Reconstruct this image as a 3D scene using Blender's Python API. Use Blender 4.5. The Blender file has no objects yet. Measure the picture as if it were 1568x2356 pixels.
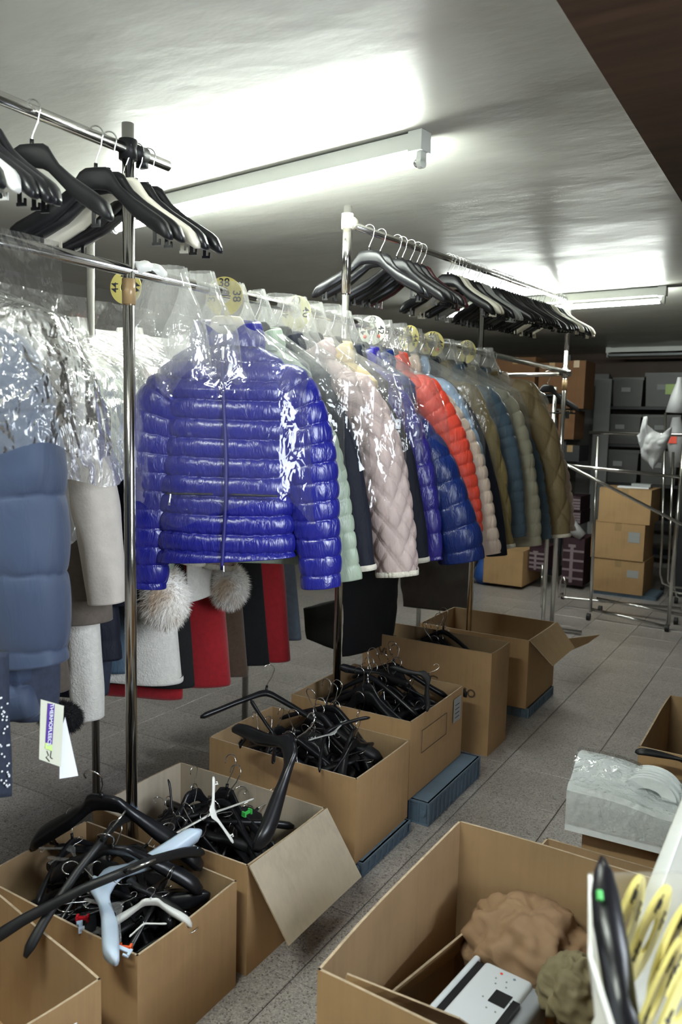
import bpy, math, random
import numpy as np
from mathutils import Matrix, Vector
random.seed(7); RNG = np.random.RandomState(7)
SC = bpy.context.scene
COL = SC.collection

# ------------------------------------------------------------------ camera
F = 1833.0; CX, CY = 784.0, 1178.0
def nrm(v): v = np.asarray(v, float); return v/np.linalg.norm(v)
_d1 = nrm([1900-CX, -(1000-CY), -F]); _d2 = nrm([(1900-4000)-CX, -((1000-4000*0.0238)-CY), -F])
_up = nrm(np.cross(_d1, _d2)); _up = _up if _up[1] > 0 else -_up
_x = nrm(np.cross(_d1, _up)); R = np.stack([_x, _d1, _up])
CAM = np.array([0, 0, 1.35])
cd = bpy.data.cameras.new('camera'); co = bpy.data.objects.new('camera', cd); COL.objects.link(co)
co.matrix_world = Matrix([[*R[0], CAM[0]], [*R[1], CAM[1]], [*R[2], CAM[2]], [0, 0, 0, 1]])
cd.sensor_fit = 'VERTICAL'; cd.sensor_height = 36.0; cd.lens = F/2356*36.0
cd.clip_start = 0.02; cd.dof.use_dof = True; cd.dof.focus_distance = 2.35; cd.dof.aperture_fstop = 5.0
SC.camera = co
SC.cycles.transparent_max_bounces = 48
SC.cycles.max_bounces = 10; SC.cycles.glossy_bounces = 5; SC.cycles.sample_clamp_indirect = 6
SC.view_settings.view_transform = 'Standard'; SC.view_settings.look = 'None'
SC.view_settings.gamma = 1.0; SC.view_settings.use_curve_mapping = False
SC.view_settings.exposure = 0.85
W = bpy.data.worlds.new('world'); SC.world = W; W.use_nodes = True
W.node_tree.nodes['Background'].inputs[0].default_value = (0.75, 0.82, 1.0, 1)
W.node_tree.nodes['Background'].inputs[1].default_value = 0.03
TUBE_POWER = 95.0      # emission strength of the lit fluorescent tubes
HC = 2.2               # ceiling height
# daylight entering through the doorway to the right of the photographer
la = bpy.data.lights.new('doorway_daylight', 'AREA'); la.shape = 'RECTANGLE'; la.size = .95; la.size_y = 1.5; la.energy = 30; la.spread = math.radians(125); la.color = (.84, .92, 1.0)
lo = bpy.data.objects.new('doorway_daylight', la); COL.objects.link(lo); lo.location = (1.42, 1.10, 1.40); lo.rotation_euler = (math.radians(68), 0, math.radians(84))

# ------------------------------------------------------------------ pixel -> world on a real plane
def on(x, y, ax, v):
    d = R @ np.array([x-CX, -(y-CY), -F]); t = (v-CAM[ax])/d[ax]; return CAM+d*t
def plane_uz(x, y, X0, Y0, a):
    n = np.array([-math.sin(a), math.cos(a), 0]); o = np.array([X0, Y0, 0])
    d = R @ np.array([x-CX, -(y-CY), -F]); t = n @ (o-CAM)/(n @ d); Q = CAM+d*t
    return float((Q-o) @ np.array([math.cos(a), math.sin(a), 0])), float(Q[2])

# ------------------------------------------------------------------ tags and objects
def tag(o, label=None, cat=None, group=None, kind=None):
    if label: o['label'] = label
    if cat: o['category'] = cat
    if group: o['group'] = group
    if kind: o['kind'] = kind
    return o
def empty(name, loc=(0, 0, 0), rz=0):
    o = bpy.data.objects.new(name, None); COL.objects.link(o); o.empty_display_size = .05
    o.location = loc; o.rotation_euler = (0, 0, rz); return o
def mesh(name, V, Fs, mat, parent=None, smooth=True, mi=None):
    me = bpy.data.meshes.new(name)
    if isinstance(Fs, np.ndarray):
        V = np.asarray(V, dtype=np.float32); nf, k = Fs.shape
        me.vertices.add(len(V)); me.vertices.foreach_set('co', V.ravel())
        me.loops.add(nf*k); me.loops.foreach_set('vertex_index', Fs.astype(np.int32).ravel())
        me.polygons.add(nf); me.polygons.foreach_set('loop_start', np.arange(0, nf*k, k, dtype=np.int32))
        me.update(calc_edges=True)
    else:
        me.from_pydata([tuple(map(float, v)) for v in V], [], [tuple(f) for f in Fs])
    mats = mat if isinstance(mat, (list, tuple)) else [mat]
    for m in mats: me.materials.append(m)
    if mi is not None: me.polygons.foreach_set('material_index', np.asarray(mi, np.int32))
    if smooth: me.polygons.foreach_set('use_smooth', np.ones(len(me.polygons), bool))
    me.validate(); me.update()
    o = bpy.data.objects.new(name, me); COL.objects.link(o)
    if parent: o.parent = parent
    return o
def dup(root, M=None, label=None, group=None):
    r = root.copy(); COL.objects.link(r)
    if M is not None: r.matrix_world = M
    for ch in root.children:
        c = ch.copy(); COL.objects.link(c); c.parent = r
        for g in ch.children:
            d = g.copy(); COL.objects.link(d); d.parent = c
    if label: r['label'] = label
    if group: r['group'] = group
    elif 'group' in r and group is False: del r['group']
    return r
def remat(root, m):
    for ch in root.children:
        if ch.type == 'MESH' and not ch.name.startswith('hook'):
            ch.data = ch.data.copy(); ch.data.materials[0] = m

class MB:
    def __init__(s): s.V = []; s.F = []
    def add(s, V, Fs):
        n = len(s.V); s.V += [tuple(map(float, v)) for v in V]; s.F += [tuple(i+n for i in f) for f in Fs]; return s
    def box(s, x0, x1, y0, y1, z0, z1, M=None):
        V = [(x, y, z) for z in (z0, z1) for y in (y0, y1) for x in (x0, x1)]
        if M is not None: V = [tuple(M @ Vector(v)) for v in V]
        return s.add(V, [(0, 2, 3, 1), (4, 5, 7, 6), (0, 1, 5, 4), (2, 6, 7, 3), (0, 4, 6, 2), (1, 3, 7, 5)])
    def tube(s, P, r, n=10, cap=True):
        V, Fs = tube_geo(P, r, n, cap); return s.add(V, Fs)
    def build(s, name, mat, parent=None, smooth=False): return mesh(name, s.V, s.F, mat, parent, smooth)
def tube_geo(P, r, n=10, cap=True):
    P = np.array(P, float); m = len(P); r = np.broadcast_to(np.asarray(r, float), (m,))
    T = np.gradient(P, axis=0); T /= np.linalg.norm(T, axis=1)[:, None]+1e-12
    ref = np.array([0, 0, 1.]) if abs(T[0][2]) < .9 else np.array([1., 0, 0])
    N = nrm(np.cross(T[0], ref)); V = []
    for i in range(m):
        N = nrm(N-T[i]*(N@T[i])); B = np.cross(T[i], N)
        for k in range(n):
            a = 2*math.pi*k/n; V.append(P[i]+r[i]*(math.cos(a)*N+math.sin(a)*B))
    Fs = [(i*n+k, i*n+(k+1) % n, (i+1)*n+(k+1) % n, (i+1)*n+k) for i in range(m-1) for k in range(n)]
    if cap: Fs += [tuple(range(n-1, -1, -1)), tuple((m-1)*n+k for k in range(n))]
    return V, Fs
def tube(name, P, r, mat, parent=None, n=10): V, Fs = tube_geo(P, r, n); return mesh(name, V, Fs, mat, parent)
def box(name, x0, x1, y0, y1, z0, z1, mat, parent=None, M=None): return MB().box(x0, x1, y0, y1, z0, z1, M).build(name, mat, parent)
def panel(name, P, th, mats, parent=None, bulge=0.0, edge_top=True, seed=0):
    """sheet of board through the four corners P (P0 P1 = bottom, P2 P3 = top edge), thickness th behind it; last material on the cut edges"""
    P = [np.array(p, float) for p in P]; n = nrm(np.cross(P[1]-P[0], P[3]-P[0]))
    nu, nv = 8, 6; rr = np.random.RandomState(seed+3); ph = rr.rand(4)*6
    G = []
    for j in range(nv+1):
        for i in range(nu+1):
            u, v = i/nu, j/nv
            p = P[0]*(1-u)*(1-v)+P[1]*u*(1-v)+P[2]*u*v+P[3]*(1-u)*v
            b = bulge*(math.sin(math.pi*u)*(.3+.7*v)*(.8+.4*math.sin(3*u+ph[0]))+.25*math.sin(5*u+ph[1])*math.sin(math.pi*u)*v)
            G.append(p+n*b)
    G = np.array(G); V = np.vstack([G, G-n*th]); N = len(G); w = nu+1
    Fs = []; mi = []
    for j in range(nv):
        for i in range(nu):
            a = j*w+i; Fs.append((a, a+1, a+w+1, a+w)); mi.append(0)
            Fs.append((N+a, N+a+w, N+a+w+1, N+a+1)); mi.append(1 if len(mats) > 2 else 0)
    rim = [i for i in range(w)]+[j*w+nu for j in range(1, nv+1)]+[nv*w+i for i in range(nu-1, -1, -1)]+[j*w for j in range(nv-1, 0, -1)]
    for k in range(len(rim)):
        a, b = rim[k], rim[(k+1) % len(rim)]; Fs.append((b, a, N+a, N+b)); mi.append(len(mats)-1)
    return mesh(name, V, Fs, list(mats), parent, False, mi)
def text(name, s, size, M, mat, parent, depth=.0003, align='CENTER', bold=.012):
    cu = bpy.data.curves.new(name, 'FONT'); cu.body = s; cu.size = size; cu.align_x = align; cu.align_y = 'CENTER'; cu.extrude = depth; cu.offset = bold*size
    to = bpy.data.objects.new(name, cu); COL.objects.link(to)
    dg = bpy.context.evaluated_depsgraph_get(); me = bpy.data.meshes.new_from_object(to.evaluated_get(dg))
    COL.objects.unlink(to); bpy.data.objects.remove(to); me.materials.clear(); me.materials.append(mat)
    me.transform(M)
    o = bpy.data.objects.new(name, me); COL.objects.link(o); o.parent = parent; return o

# lattice value noise, vectorised
_T = RNG.rand(32, 32, 32)
def vn(P, s=1.0, off=0.0):
    P = np.asarray(P)*s+off+100.0; i = np.floor(P).astype(int); f = P-i; f = f*f*(3-2*f); r = 0
    for dx in (0, 1):
        for dy in (0, 1):
            for dz in (0, 1):
                w = (f[..., 0] if dx else 1-f[..., 0])*(f[..., 1] if dy else 1-f[..., 1])*(f[..., 2] if dz else 1-f[..., 2])
                r = r+w*_T[(i[..., 0]+dx) % 32, (i[..., 1]+dy) % 32, (i[..., 2]+dz) % 32]
    return r*2-1
def ridged(P, s, off=0): return 1-2*np.abs(vn(P, s, off))

# ------------------------------------------------------------------ materials
class NT:
    def __init__(s, name):
        s.m = bpy.data.materials.new(name); s.m.use_nodes = True; s.t = s.m.node_tree; s.N = s.t.nodes
        s.b = s.N['Principled BSDF']; s.out = s.N['Material Output']
    def n(s, t, **k):
        x = s.N.new(t)
        for a, v in k.items():
            if a.startswith('_'): setattr(x, a[1:], v)
            else: x.inputs[a.replace('__', ' ')].default_value = v
        return x
    def l(s, a, b): s.t.links.new(a, b)
    def coords(s, sc=(1, 1, 1), gen='Object'):
        c = s.n('ShaderNodeTexCoord'); m = s.n('ShaderNodeMapping'); m.inputs['Scale'].default_value = sc; s.l(c.outputs[gen], m.inputs[0]); return m.outputs[0]
    def noise(s, scale, detail=3, sc=(1, 1, 1), rough=.55, dist=0.0):
        x = s.n('ShaderNodeTexNoise', Scale=scale, Detail=detail, Roughness=rough, Distortion=dist); s.l(s.coords(sc), x.inputs['Vector']); return x.outputs['Fac']
    def ramp(s, fac, stops):
        r = s.n('ShaderNodeValToRGB'); e = r.color_ramp.elements
        while len(e) < len(stops): e.new(.5)
        for k, (p, c) in enumerate(stops): e[k].position = p; e[k].color = (*c, 1) if len(c) == 3 else c
        s.l(fac, r.inputs[0]); return r.outputs[0]
    def bump(s, h, strength=.3, dist=.01):
        x = s.n('ShaderNodeBump', Strength=strength, Distance=dist); s.l(h, x.inputs['Height']); s.l(x.outputs[0], s.b.inputs['Normal']); return x
def P(name, col, rough=.5, metal=0, var=.12, vs=6, bump=0, bs=40, bsc=(1, 1, 1), sheen=0, coat=0, trans=0, bd=.004, spec=.5, sub=0):
    t = NT(name); b = t.b; b.inputs['Roughness'].default_value = rough; b.inputs['Metallic'].default_value = metal
    b.inputs['Sheen Weight'].default_value = sheen; b.inputs['Coat Weight'].default_value = coat
    b.inputs['Transmission Weight'].default_value = trans; b.inputs['Specular IOR Level'].default_value = spec
    if sub: b.inputs['Subsurface Weight'].default_value = sub; b.inputs['Subsurface Scale'].default_value = .01
    c = np.array(col)
    t.l(t.ramp(t.noise(vs, 4), [(.3, tuple(c*(1-var))), (.7, tuple(np.minimum(c*(1+var), 1)))]), b.inputs['Base Color'])
    if bump: t.bump(t.noise(bs, 4, bsc), bump, bd)
    return t.m
def srgb(r, g, b): return tuple(((x/255+.055)/1.055)**2.4 if x > 10 else x/3295 for x in (r, g, b))

M = {}
M['chrome'] = P('chrome', (.62, .61, .59), .14, 1, .08, 9, .05, 30)
M['steel_wire'] = P('steel_wire', (.75, .75, .75), .2, 1, .05)
M['black_plastic'] = P('black_plastic', (.008, .008, .010), .32, 0, .2, 20, .05, 90, spec=.4)
M['black_satin'] = P('black_satin', (.009, .009, .010), .45, 0, .2, 20, .08, 60, spec=.3)
M['black_velvet'] = P('black_velvet', (.012, .012, .014), .7, 0, .2, 20, .3, 200, sheen=.3)
M['white_plastic'] = P('white_plastic', (.78, .78, .74), .35, 0, .04, 10)
M['cream_plastic'] = P('cream_plastic', (.74, .70, .58), .35, 0, .05, 10)
M['grey_plastic'] = P('grey_plastic', (.42, .43, .42), .35, 0, .05, 10)
M['ice_plastic'] = P('ice_plastic', (.50, .60, .72), .35, 0, .05, 10, sub=.2)
M['maroon_plastic'] = P('maroon_plastic', (.06, .008, .012), .3, 0, .1, 10)
M['lamp_white'] = P('lamp_white', (.72, .74, .70), .4, 0, .04, 5)
M['lamp_grey'] = P('lamp_grey', (.25, .26, .26), .5, 0, .05, 5)
M['cable'] = P('cable', (.10, .10, .10), .6)
M['card_in_dark'] = None
def cardboard(name, col, var=.1):
    t = NT(name); c = np.array(col)
    fib = t.noise(5, 6, (1, 1, 1), .6); corr = t.noise(14, 3, (6, 6, .25))
    mx = t.n('ShaderNodeMath', _operation='ADD'); t.l(fib, mx.inputs[0])
    m2 = t.n('ShaderNodeMath', _operation='MULTIPLY'); m2.inputs[1].default_value = .35; t.l(corr, m2.inputs[0]); t.l(m2.outputs[0], mx.inputs[1])
    t.l(t.ramp(mx.outputs[0], [(.45, tuple(c*(1-var*1.6))), (.66, tuple(c)), (.9, tuple(c*(1+var)))]), t.b.inputs['Base Color'])
    t.b.inputs['Roughness'].default_value = .78; t.b.inputs['Specular IOR Level'].default_value = .25
    t.bump(corr, .18, .003); return t.m
M['kraft'] = cardboard('kraft_cardboard', (.42, .265, .130))
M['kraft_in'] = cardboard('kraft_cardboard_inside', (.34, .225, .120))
M['kraft_shaded'] = cardboard('shaded_kraft_cardboard', (.15, .075, .035))  # kraft darkened: the dimness of the far end is put into the colour
M['kraft_grey'] = cardboard('grey_kraft_cardboard', (.46, .39, .30))
M['kraft_edge'] = P('corrugated_edge', (.44, .34, .23), .85, 0, .2, 60, .6, 120)
M['tape'] = P('packing_tape', (.36, .24, .12), .25, 0, .1, 8)
M['paper_white'] = P('paper_white', (.78, .80, .86), .6, 0, .03, 5)
M['paper_grey'] = P('paper_grey', (.34, .35, .35), .6, 0, .05, 5)
M['ink'] = P('ink', (.03, .03, .035), .7)
M['marker'] = P('faded_marker', (.10, .065, .04), .8)
M['ink_purple'] = P('ink_purple', (.08, .03, .30), .5)
M['ink_green'] = P('ink_green', (.55, .75, .25), .5)
M['tag_cream'] = P('tag_cream', srgb(236, 232, 178), .4, 0, .04, 9)
M['tag_yellow'] = P('tag_yellow', srgb(205, 192, 112), .4, 0, .05, 9)
M['tag_white'] = P('tag_white', srgb(205, 207, 190), .4, 0, .04, 9)
M['dot_red'] = P('dot_red', srgb(225, 80, 60), .5)
M['dot_green'] = P('dot_green', srgb(60, 120, 60), .5)
M['crate_blue'] = P('crate_blue', (.13, .19, .26), .5, 0, .12, 10)
M['brown_wood'] = None
def wood():
    t = NT('brown_wood'); f = t.noise(3, 6, (1, 9, 1)); t.l(t.ramp(f, [(.3, (.045, .022, .012)), (.7, (.085, .045, .024))]), t.b.inputs['Base Color'])
    t.b.inputs['Roughness'].default_value = .55; return t.m
M['brown_wood'] = wood()
def ceiling_mat():
    t = NT('ceiling_paint'); a = t.noise(1.6, 5, (1, 1, 1), .6, .4)
    t.l(t.ramp(a, [(.3, (.50, .50, .455)), (.7, (.60, .60, .55))]), t.b.inputs['Base Color'])
    t.l(t.ramp(t.noise(1.3, 4, (1, 2.2, 1)), [(.35, (.30, .30, .30)), (.65, (.48, .48, .48))]), t.b.inputs['Roughness'])
    t.b.inputs['Specular IOR Level'].default_value = .45
    t.bump(t.noise(4, 4, (1, 1.8, 1)), .2, .02); return t.m
M['ceiling'] = ceiling_mat()
def floor_mat():
    t = NT('terrazzo'); v = t.n('ShaderNodeTexVoronoi', Scale=250.0); v.feature = 'F1'; t.l(t.coords((1, 1, 1)), v.inputs['Vector'])
    sep = t.n('ShaderNodeSeparateColor'); t.l(v.outputs['Color'], sep.inputs[0])
    chips = t.ramp(sep.outputs[0], [(.0, (.12, .105, .10)), (.18, (.31, .28, .265)), (.6, (.38, .345, .325)), (1, (.50, .46, .435))])
    fine = t.ramp(t.noise(3, 5), [(.3, (.80, .80, .80)), (.7, (1, 1, 1))])
    mx = t.n('ShaderNodeMix', _data_type='RGBA', _blend_type='MULTIPLY'); mx.inputs[0].default_value = 1; t.l(chips, mx.inputs[6]); t.l(fine, mx.inputs[7])
    t.l(mx.outputs[2], t.b.inputs['Base Color']); t.b.inputs['Roughness'].default_value = .33; t.b.inputs['Specular IOR Level'].default_value = .5
    return t.m
M['floor'] = floor_mat()
M['grout'] = P('grout', (.20, .19, .18), .8)
M['wall'] = P('wall_paint', (.16, .15, .14), .8, 0, .1, 2, .1, 20)
M['wall_light'] = P('wall_paint_light', (.20, .20, .20), .8, 0, .08, 2)
def emit(name, col, s):
    t = NT(name); e = t.n('ShaderNodeEmission', Strength=s); e.inputs[0].default_value = (*col, 1); t.l(e.outputs[0], t.out.inputs[0]); return t.m
M['tube_lit'] = emit('fluorescent_tube_lit', (.93, 1.0, .93), TUBE_POWER)
M['tube_off'] = P('fluorescent_tube_off', (.55, .58, .60), .3)
def film(name, opac=.10, rough=.13, tint=(.90, .91, .91), gloss=.9, bs=9, bstr=.5, haze=.0, cap=.20, top=.22):
    """thin clear polythene: see-through, with fresnel gloss on a crumpled surface and a little milky scatter"""
    t = NT(name); N = t.N; N.remove(t.b)
    h1 = t.noise(bs, 3, (1, 1, .55), .5, .8); h2 = t.noise(bs*3.1, 2, (1, 1, .7), .5, .5)
    v = t.n('ShaderNodeTexVoronoi', Scale=bs*.55); v.feature = 'DISTANCE_TO_EDGE'; t.l(t.coords((1, 1, .5)), v.inputs['Vector'])
    m1 = t.n('ShaderNodeMath', _operation='MULTIPLY_ADD'); m1.inputs[1].default_value = .35; t.l(h2, m1.inputs[0]); t.l(h1, m1.inputs[2])
    m2 = t.n('ShaderNodeMath', _operation='MULTIPLY_ADD'); m2.inputs[1].default_value = 1.2; t.l(v.outputs['Distance'], m2.inputs[0]); t.l(m1.outputs[0], m2.inputs[2])
    bp = t.n('ShaderNodeBump', Strength=bstr, Distance=.02); t.l(m2.outputs[0], bp.inputs['Height']); bp.inputs['Distance'].default_value = .05 if cap > .7 else .025
    tr = t.n('ShaderNodeBsdfTransparent'); tr.inputs[0].default_value = (*[min(1, x+.1) for x in tint], 1)
    gl = t.n('ShaderNodeBsdfGlossy', Roughness=rough); gl.inputs[0].default_value = (gloss, gloss, gloss, 1); t.l(bp.outputs[0], gl.inputs['Normal'])
    df = t.n('ShaderNodeBsdfDiffuse'); df.inputs[0].default_value = (.9, .9, .87, 1); t.l(bp.outputs[0], df.inputs['Normal'])
    tl = t.n('ShaderNodeBsdfTranslucent'); tl.inputs[0].default_value = (.9, .9, .85, 1)
    ms = t.n('ShaderNodeMixShader', Fac=.5); t.l(df.outputs[0], ms.inputs[1]); t.l(tl.outputs[0], ms.inputs[2])
    fr = t.n('ShaderNodeFresnel', IOR=1.5); t.l(bp.outputs[0], fr.inputs['Normal'])
    a = t.n('ShaderNodeMixShader', Fac=opac); t.l(tr.outputs[0], a.inputs[1]); t.l(ms.outputs[0], a.inputs[2])
    b = t.n('ShaderNodeMixShader'); fm = t.n('ShaderNodeMath', _operation='MULTIPLY'); fm.inputs[1].default_value = 1.2
    mn = t.n('ShaderNodeMath', _operation='MINIMUM'); mn.inputs[1].default_value = cap
    t.l(fr.outputs[0], fm.inputs[0]); t.l(fm.outputs[0], mn.inputs[0]); t.l(mn.outputs[0], b.inputs[0])
    if top:      # the film lies in many gathered layers round the rail, so it is denser there
        tc = t.n('ShaderNodeTexCoord'); sx_ = t.n('ShaderNodeSeparateXYZ'); t.l(tc.outputs['Object'], sx_.inputs[0])
        mr = t.n('ShaderNodeMapRange'); mr.inputs[1].default_value = -.30; mr.inputs[2].default_value = -.02; mr.inputs[3].default_value = opac; mr.inputs[4].default_value = top
        t.l(sx_.outputs[2], mr.inputs[0]); t.l(mr.outputs[0], a.inputs[0])
    t.l(a.outputs[0], b.inputs[1]); t.l(gl.outputs[0], b.inputs[2]); t.l(b.outputs[0], t.out.inputs[0]); return t.m
M['film'] = film('clear_polythene', .035, .09)
M['film_glare'] = film('glare_polythene', .30, .16, top=.45)  # extra white scatter puts the lamp's glare into the film
M['film_sheet'] = film('clear_sheet', .06, .12, top=0, cap=.3)
M['film_wrap'] = film('bubbly_wrap', .06, .14, top=0, cap=.5, bs=38, bstr=.9)
M['film_lit'] = film('lit_polythene', .42, .18, top=0, cap=.5, bs=12, bstr=.6)  # whiter copy of the clear film, with the lamp's brightness put into it
M['film_foil'] = film('crinkled_polythene', .12, .16, bs=11, bstr=1.0, cap=.85)
M['clear_plastic'] = film('clear_hanger_plastic', .12, .08, bs=8, bstr=.2, top=0)
def fabric(name, col, rough=.38, spec=.5, gath=.5, coat=0, sheen=0, gs=26, var=.1):
    """coated nylon: base colour, gathered vertical micro creases"""
    t = NT(name); c = np.array(col)
    t.l(t.ramp(t.noise(5, 3), [(.3, tuple(c*(1-var))), (.7, tuple(c*(1+var)))]), t.b.inputs['Base Color'])
    t.b.inputs['Roughness'].default_value = rough; t.b.inputs['Specular IOR Level'].default_value = spec
    t.b.inputs['Coat Weight'].default_value = coat; t.b.inputs['Coat Roughness'].default_value = .2; t.b.inputs['Sheen Weight'].default_value = sheen
    t.bump(t.noise(gs, 3, (1.6, 1.6, .45), .6, .6), gath, .012); return t.m
M['cobalt'] = fabric('cobalt_nylon', (.010, .012, .20), .30, .6, .55, .25)
M['violet'] = fabric('violet_nylon', (.024, .018, .23), .30, .6, .5, .25)
M['navy_gloss'] = fabric('navy_gloss_nylon', (.006, .020, .13), .30, .5, .5, .15)
M['sage'] = fabric('sage_nylon', (.33, .40, .31), .42, .5, .4)
M['midnight'] = fabric('midnight_cloth', (.008, .010, .020), .7, .3, .4)
M['pink'] = fabric('pale_pink_nylon', (.52, .41, .39), .5, .4, .35)
M['butter'] = fabric('butter_cloth', (.62, .50, .28), .6, .3, .4)
M['coral'] = fabric('coral_nylon', (.62, .055, .03), .42, .45, .45)
M['cream_nylon'] = fabric('cream_nylon', (.62, .49, .40), .40, .5, .6, .1)
M['sky'] = fabric('sky_blue_nylon', (.26, .36, .50), .42, .5, .4)
M['olive'] = fabric('olive_nylon', (.22, .165, .065), .5, .4, .4)
M['slate'] = fabric('slate_blue_nylon', (.065, .105, .150), .45, .4, .4)
M['stone'] = fabric('stone_nylon', (.36, .34, .26), .45, .4, .45)
M['khaki'] = fabric('khaki_nylon', (.23, .17, .085), .5, .4, .4)
M['parka'] = fabric('blue_grey_parka_cloth', (.024, .038, .078), .65, .35, .28, 0, .2, 16)
M['wool_white'] = P('white_wool', (.72, .70, .64), .95, 0, .08, 60, .8, 160, sheen=.4)
M['wool_cream'] = P('cream_wool', (.56, .51, .45), .8, 0, .06, 30, .3, 120, sheen=.3)
M['wool_red'] = P('red_wool', (.33, .006, .012), .9, 0, .12, 60, .4, 200, sheen=.25)
M['wool_black'] = P('black_wool', (.006, .006, .007), .95, 0, .2, 60, .4, 200)
M['wool_brown'] = P('brown_wool', (.075, .045, .028), .95, 0, .15, 60, .4, 200, sheen=.2)
M['wool_taupe'] = P('taupe_wool', (.13, .105, .085), .9, 0, .12, 60, .3, 200, sheen=.2)
M['wool_grey'] = P('grey_blue_wool', (.10, .12, .15), .9, 0, .12, 60, .3, 200)
M['dark_cloth'] = P('dark_brown_cloth', (.022, .014, .010), .9, 0, .2, 20)
M['denim'] = P('dark_denim', (.018, .025, .048), .85, 0, .2, 90, .3, 220)
M['piping'] = P('cream_piping', (.72, .68, .58), .85, 0, .08, 90, .6, 200)
M['lining'] = P('dark_lining', (.015, .015, .03), .6)
M['zip'] = P('zip_tape', (.02, .02, .16), .55, 0, .1)
M['zip_metal'] = P('zip_metal', (.55, .55, .58), .3, 1)
def furmat():
    t = NT('spotted_fur'); f = t.noise(26, 2); g = t.noise(7, 2)
    a = t.ramp(g, [(.52, (.90, .87, .82)), (.72, (.55, .38, .22))]); b = t.ramp(f, [(.24, (.35, .25, .18)), (.34, (1, 1, 1))])
    mx = t.n('ShaderNodeMix', _data_type='RGBA', _blend_type='MULTIPLY'); mx.inputs[0].default_value = 1; t.l(a, mx.inputs[6]); t.l(b, mx.inputs[7])
    t.l(mx.outputs[2], t.b.inputs['Base Color']); t.b.inputs['Roughness'].default_value = .9; return t.m
M['fur'] = furmat()
M['fur_dark'] = P('dark_fur', (.07, .045, .025), .9, 0, .5, 30)
M['foam'] = P('polystyrene', (.74, .78, .77), .8, 0, .05, 40, .3, 200)
M['kraft_paper'] = P('crumpled_kraft_paper', (.27, .165, .09), .75, 0, .1, 6, .3, 20)
M['kraft_paper_green'] = P('crumpled_olive_paper', (.20, .165, .09), .75, 0, .1, 6, .3, 20)
M['printer_white'] = P('printer_white', (.70, .74, .80), .38, 0, .02, 5)
M['printer_grey'] = P('printer_grey', (.30, .32, .35), .45, 0, .05, 5)
M['screen'] = P('screen_black', (.012, .012, .015), .2)
M['bin_grey'] = P('storage_box_grey', (.10, .10, .095), .45, 0, .1, 5)
M['bag_white'] = P('bag_white', (.36, .36, .37), .5, 0, .06, 8, .5, 18)
M['shelf_black'] = P('shelf_black', (.01, .011, .014), .5)
M['rubber'] = P('rubber', (.01, .01, .01), .6)
M['plum'] = P('plum_print', (.03, .008, .016), .6)
M['stripe'] = P('stripe_print', (.22, .17, .19), .6)
M['table_top'] = P('table_laminate', (.38, .38, .35), .35, 0, .1, 12)
M['table_edge'] = P('table_edge_band', (.46, .46, .41), .5)
M['blue_bag'] = P('blue_bag', (.02, .08, .32), .5)
M['orange'] = P('orange_clip', (.85, .12, .03), .5)
M['green_clip'] = P('green_clip', (.05, .45, .08), .5)
M['red_plastic'] = P('red_plastic', (.5, .01, .02), .3)

# ------------------------------------------------------------------ the room
XL, XR, YN, YF = -4.2, 1.6, -1.6, 10.2
fl = empty('floor'); tag(fl, kind='structure')
box('screed', XL, XR, YN, YF, -.05, -.006, M['grout'], fl)
TS = .30; x0t, y0t = -1.01, 1.50
proto = None
def tile_mesh():
    b = .0016; s = TS-.0022; h = .006
    V = [(0, 0, -h), (s, 0, -h), (s, s, -h), (0, s, -h), (0, 0, -b), (s, 0, -b), (s, s, -b), (0, s, -b), (b, b, 0), (s-b, b, 0), (s-b, s-b, 0), (b, s-b, 0)]
    Fs = [(0, 1, 5, 4), (1, 2, 6, 5), (2, 3, 7, 6), (3, 0, 4, 7), (4, 5, 9, 8), (5, 6, 10, 9), (6, 7, 11, 10), (7, 4, 8, 11), (8, 9, 10, 11)]
    return V, Fs
tv, tf = tile_mesh(); cells = []
for i in range(-11, 9):
    for j in range(-11, 30):
        cells.append((x0t+i*TS, y0t+j*TS))
near = sorted(cells, key=lambda c: -(1 if (-2.9 < c[0] < .1 and 1.0 < c[1] < 7.0) else 0))
nearset = [c for c in cells if -2.6 <= c[0] < .0 and .85 <= c[1] < 6.3][:230]
rest = [c for c in cells if c not in nearset]
for k, c in enumerate(nearset):
    if proto is None: o = proto = mesh('tile', tv, tf, M['floor'], fl, False)
    else: o = proto.copy(); COL.objects.link(o)
    o.location = (c[0], c[1], 0)
mb = MB()
for c in rest: mb.add([(v[0]+c[0], v[1]+c[1], v[2]) for v in tv], tf)
tag(mb.build('tile_field', M['floor'], fl), kind='stuff')

tag(box('ceiling', XL, XR, YN, YF, HC, HC+.1, M['ceiling']), kind='structure')
tag(box('wall_left', XL-.1, XL, YN, YF, -.05, HC+.1, M['wall']), kind='structure')
tag(box('wall_right', XR, XR+.1, YN, YF, -.05, HC+.1, M['wall']), kind='structure')
tag(box('wall_light_blocker', .37, .49, 1.70, YF, -.05, HC+.1, M['wall']), kind='structure')  # unseen wall, added to keep the side daylight off the farther boxes
tag(box('wall_back', XL, XR, YF, YF+.1, -.05, HC+.1, M['wall']), kind='structure')
tag(box('wall_front', XL, XR, YN-.1, YN, -.05, HC+.1, M['wall']), kind='structure')
# brown timber casing of a beam on the right and of the far lintel
b0 = on(1230, 0, 2, HC-.12); b1 = on(1568, 420, 2, HC-.12)
tag(box('trim_1', (b0[0]+b1[0])/2, (b0[0]+b1[0])/2+.85, YN, 3.9, HC-.12, HC, M['brown_wood']), kind='structure')
tag(box('trim_2', XL, XR, 9.35, 9.6, 1.93, HC, M['brown_wood']), kind='structure')

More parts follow.
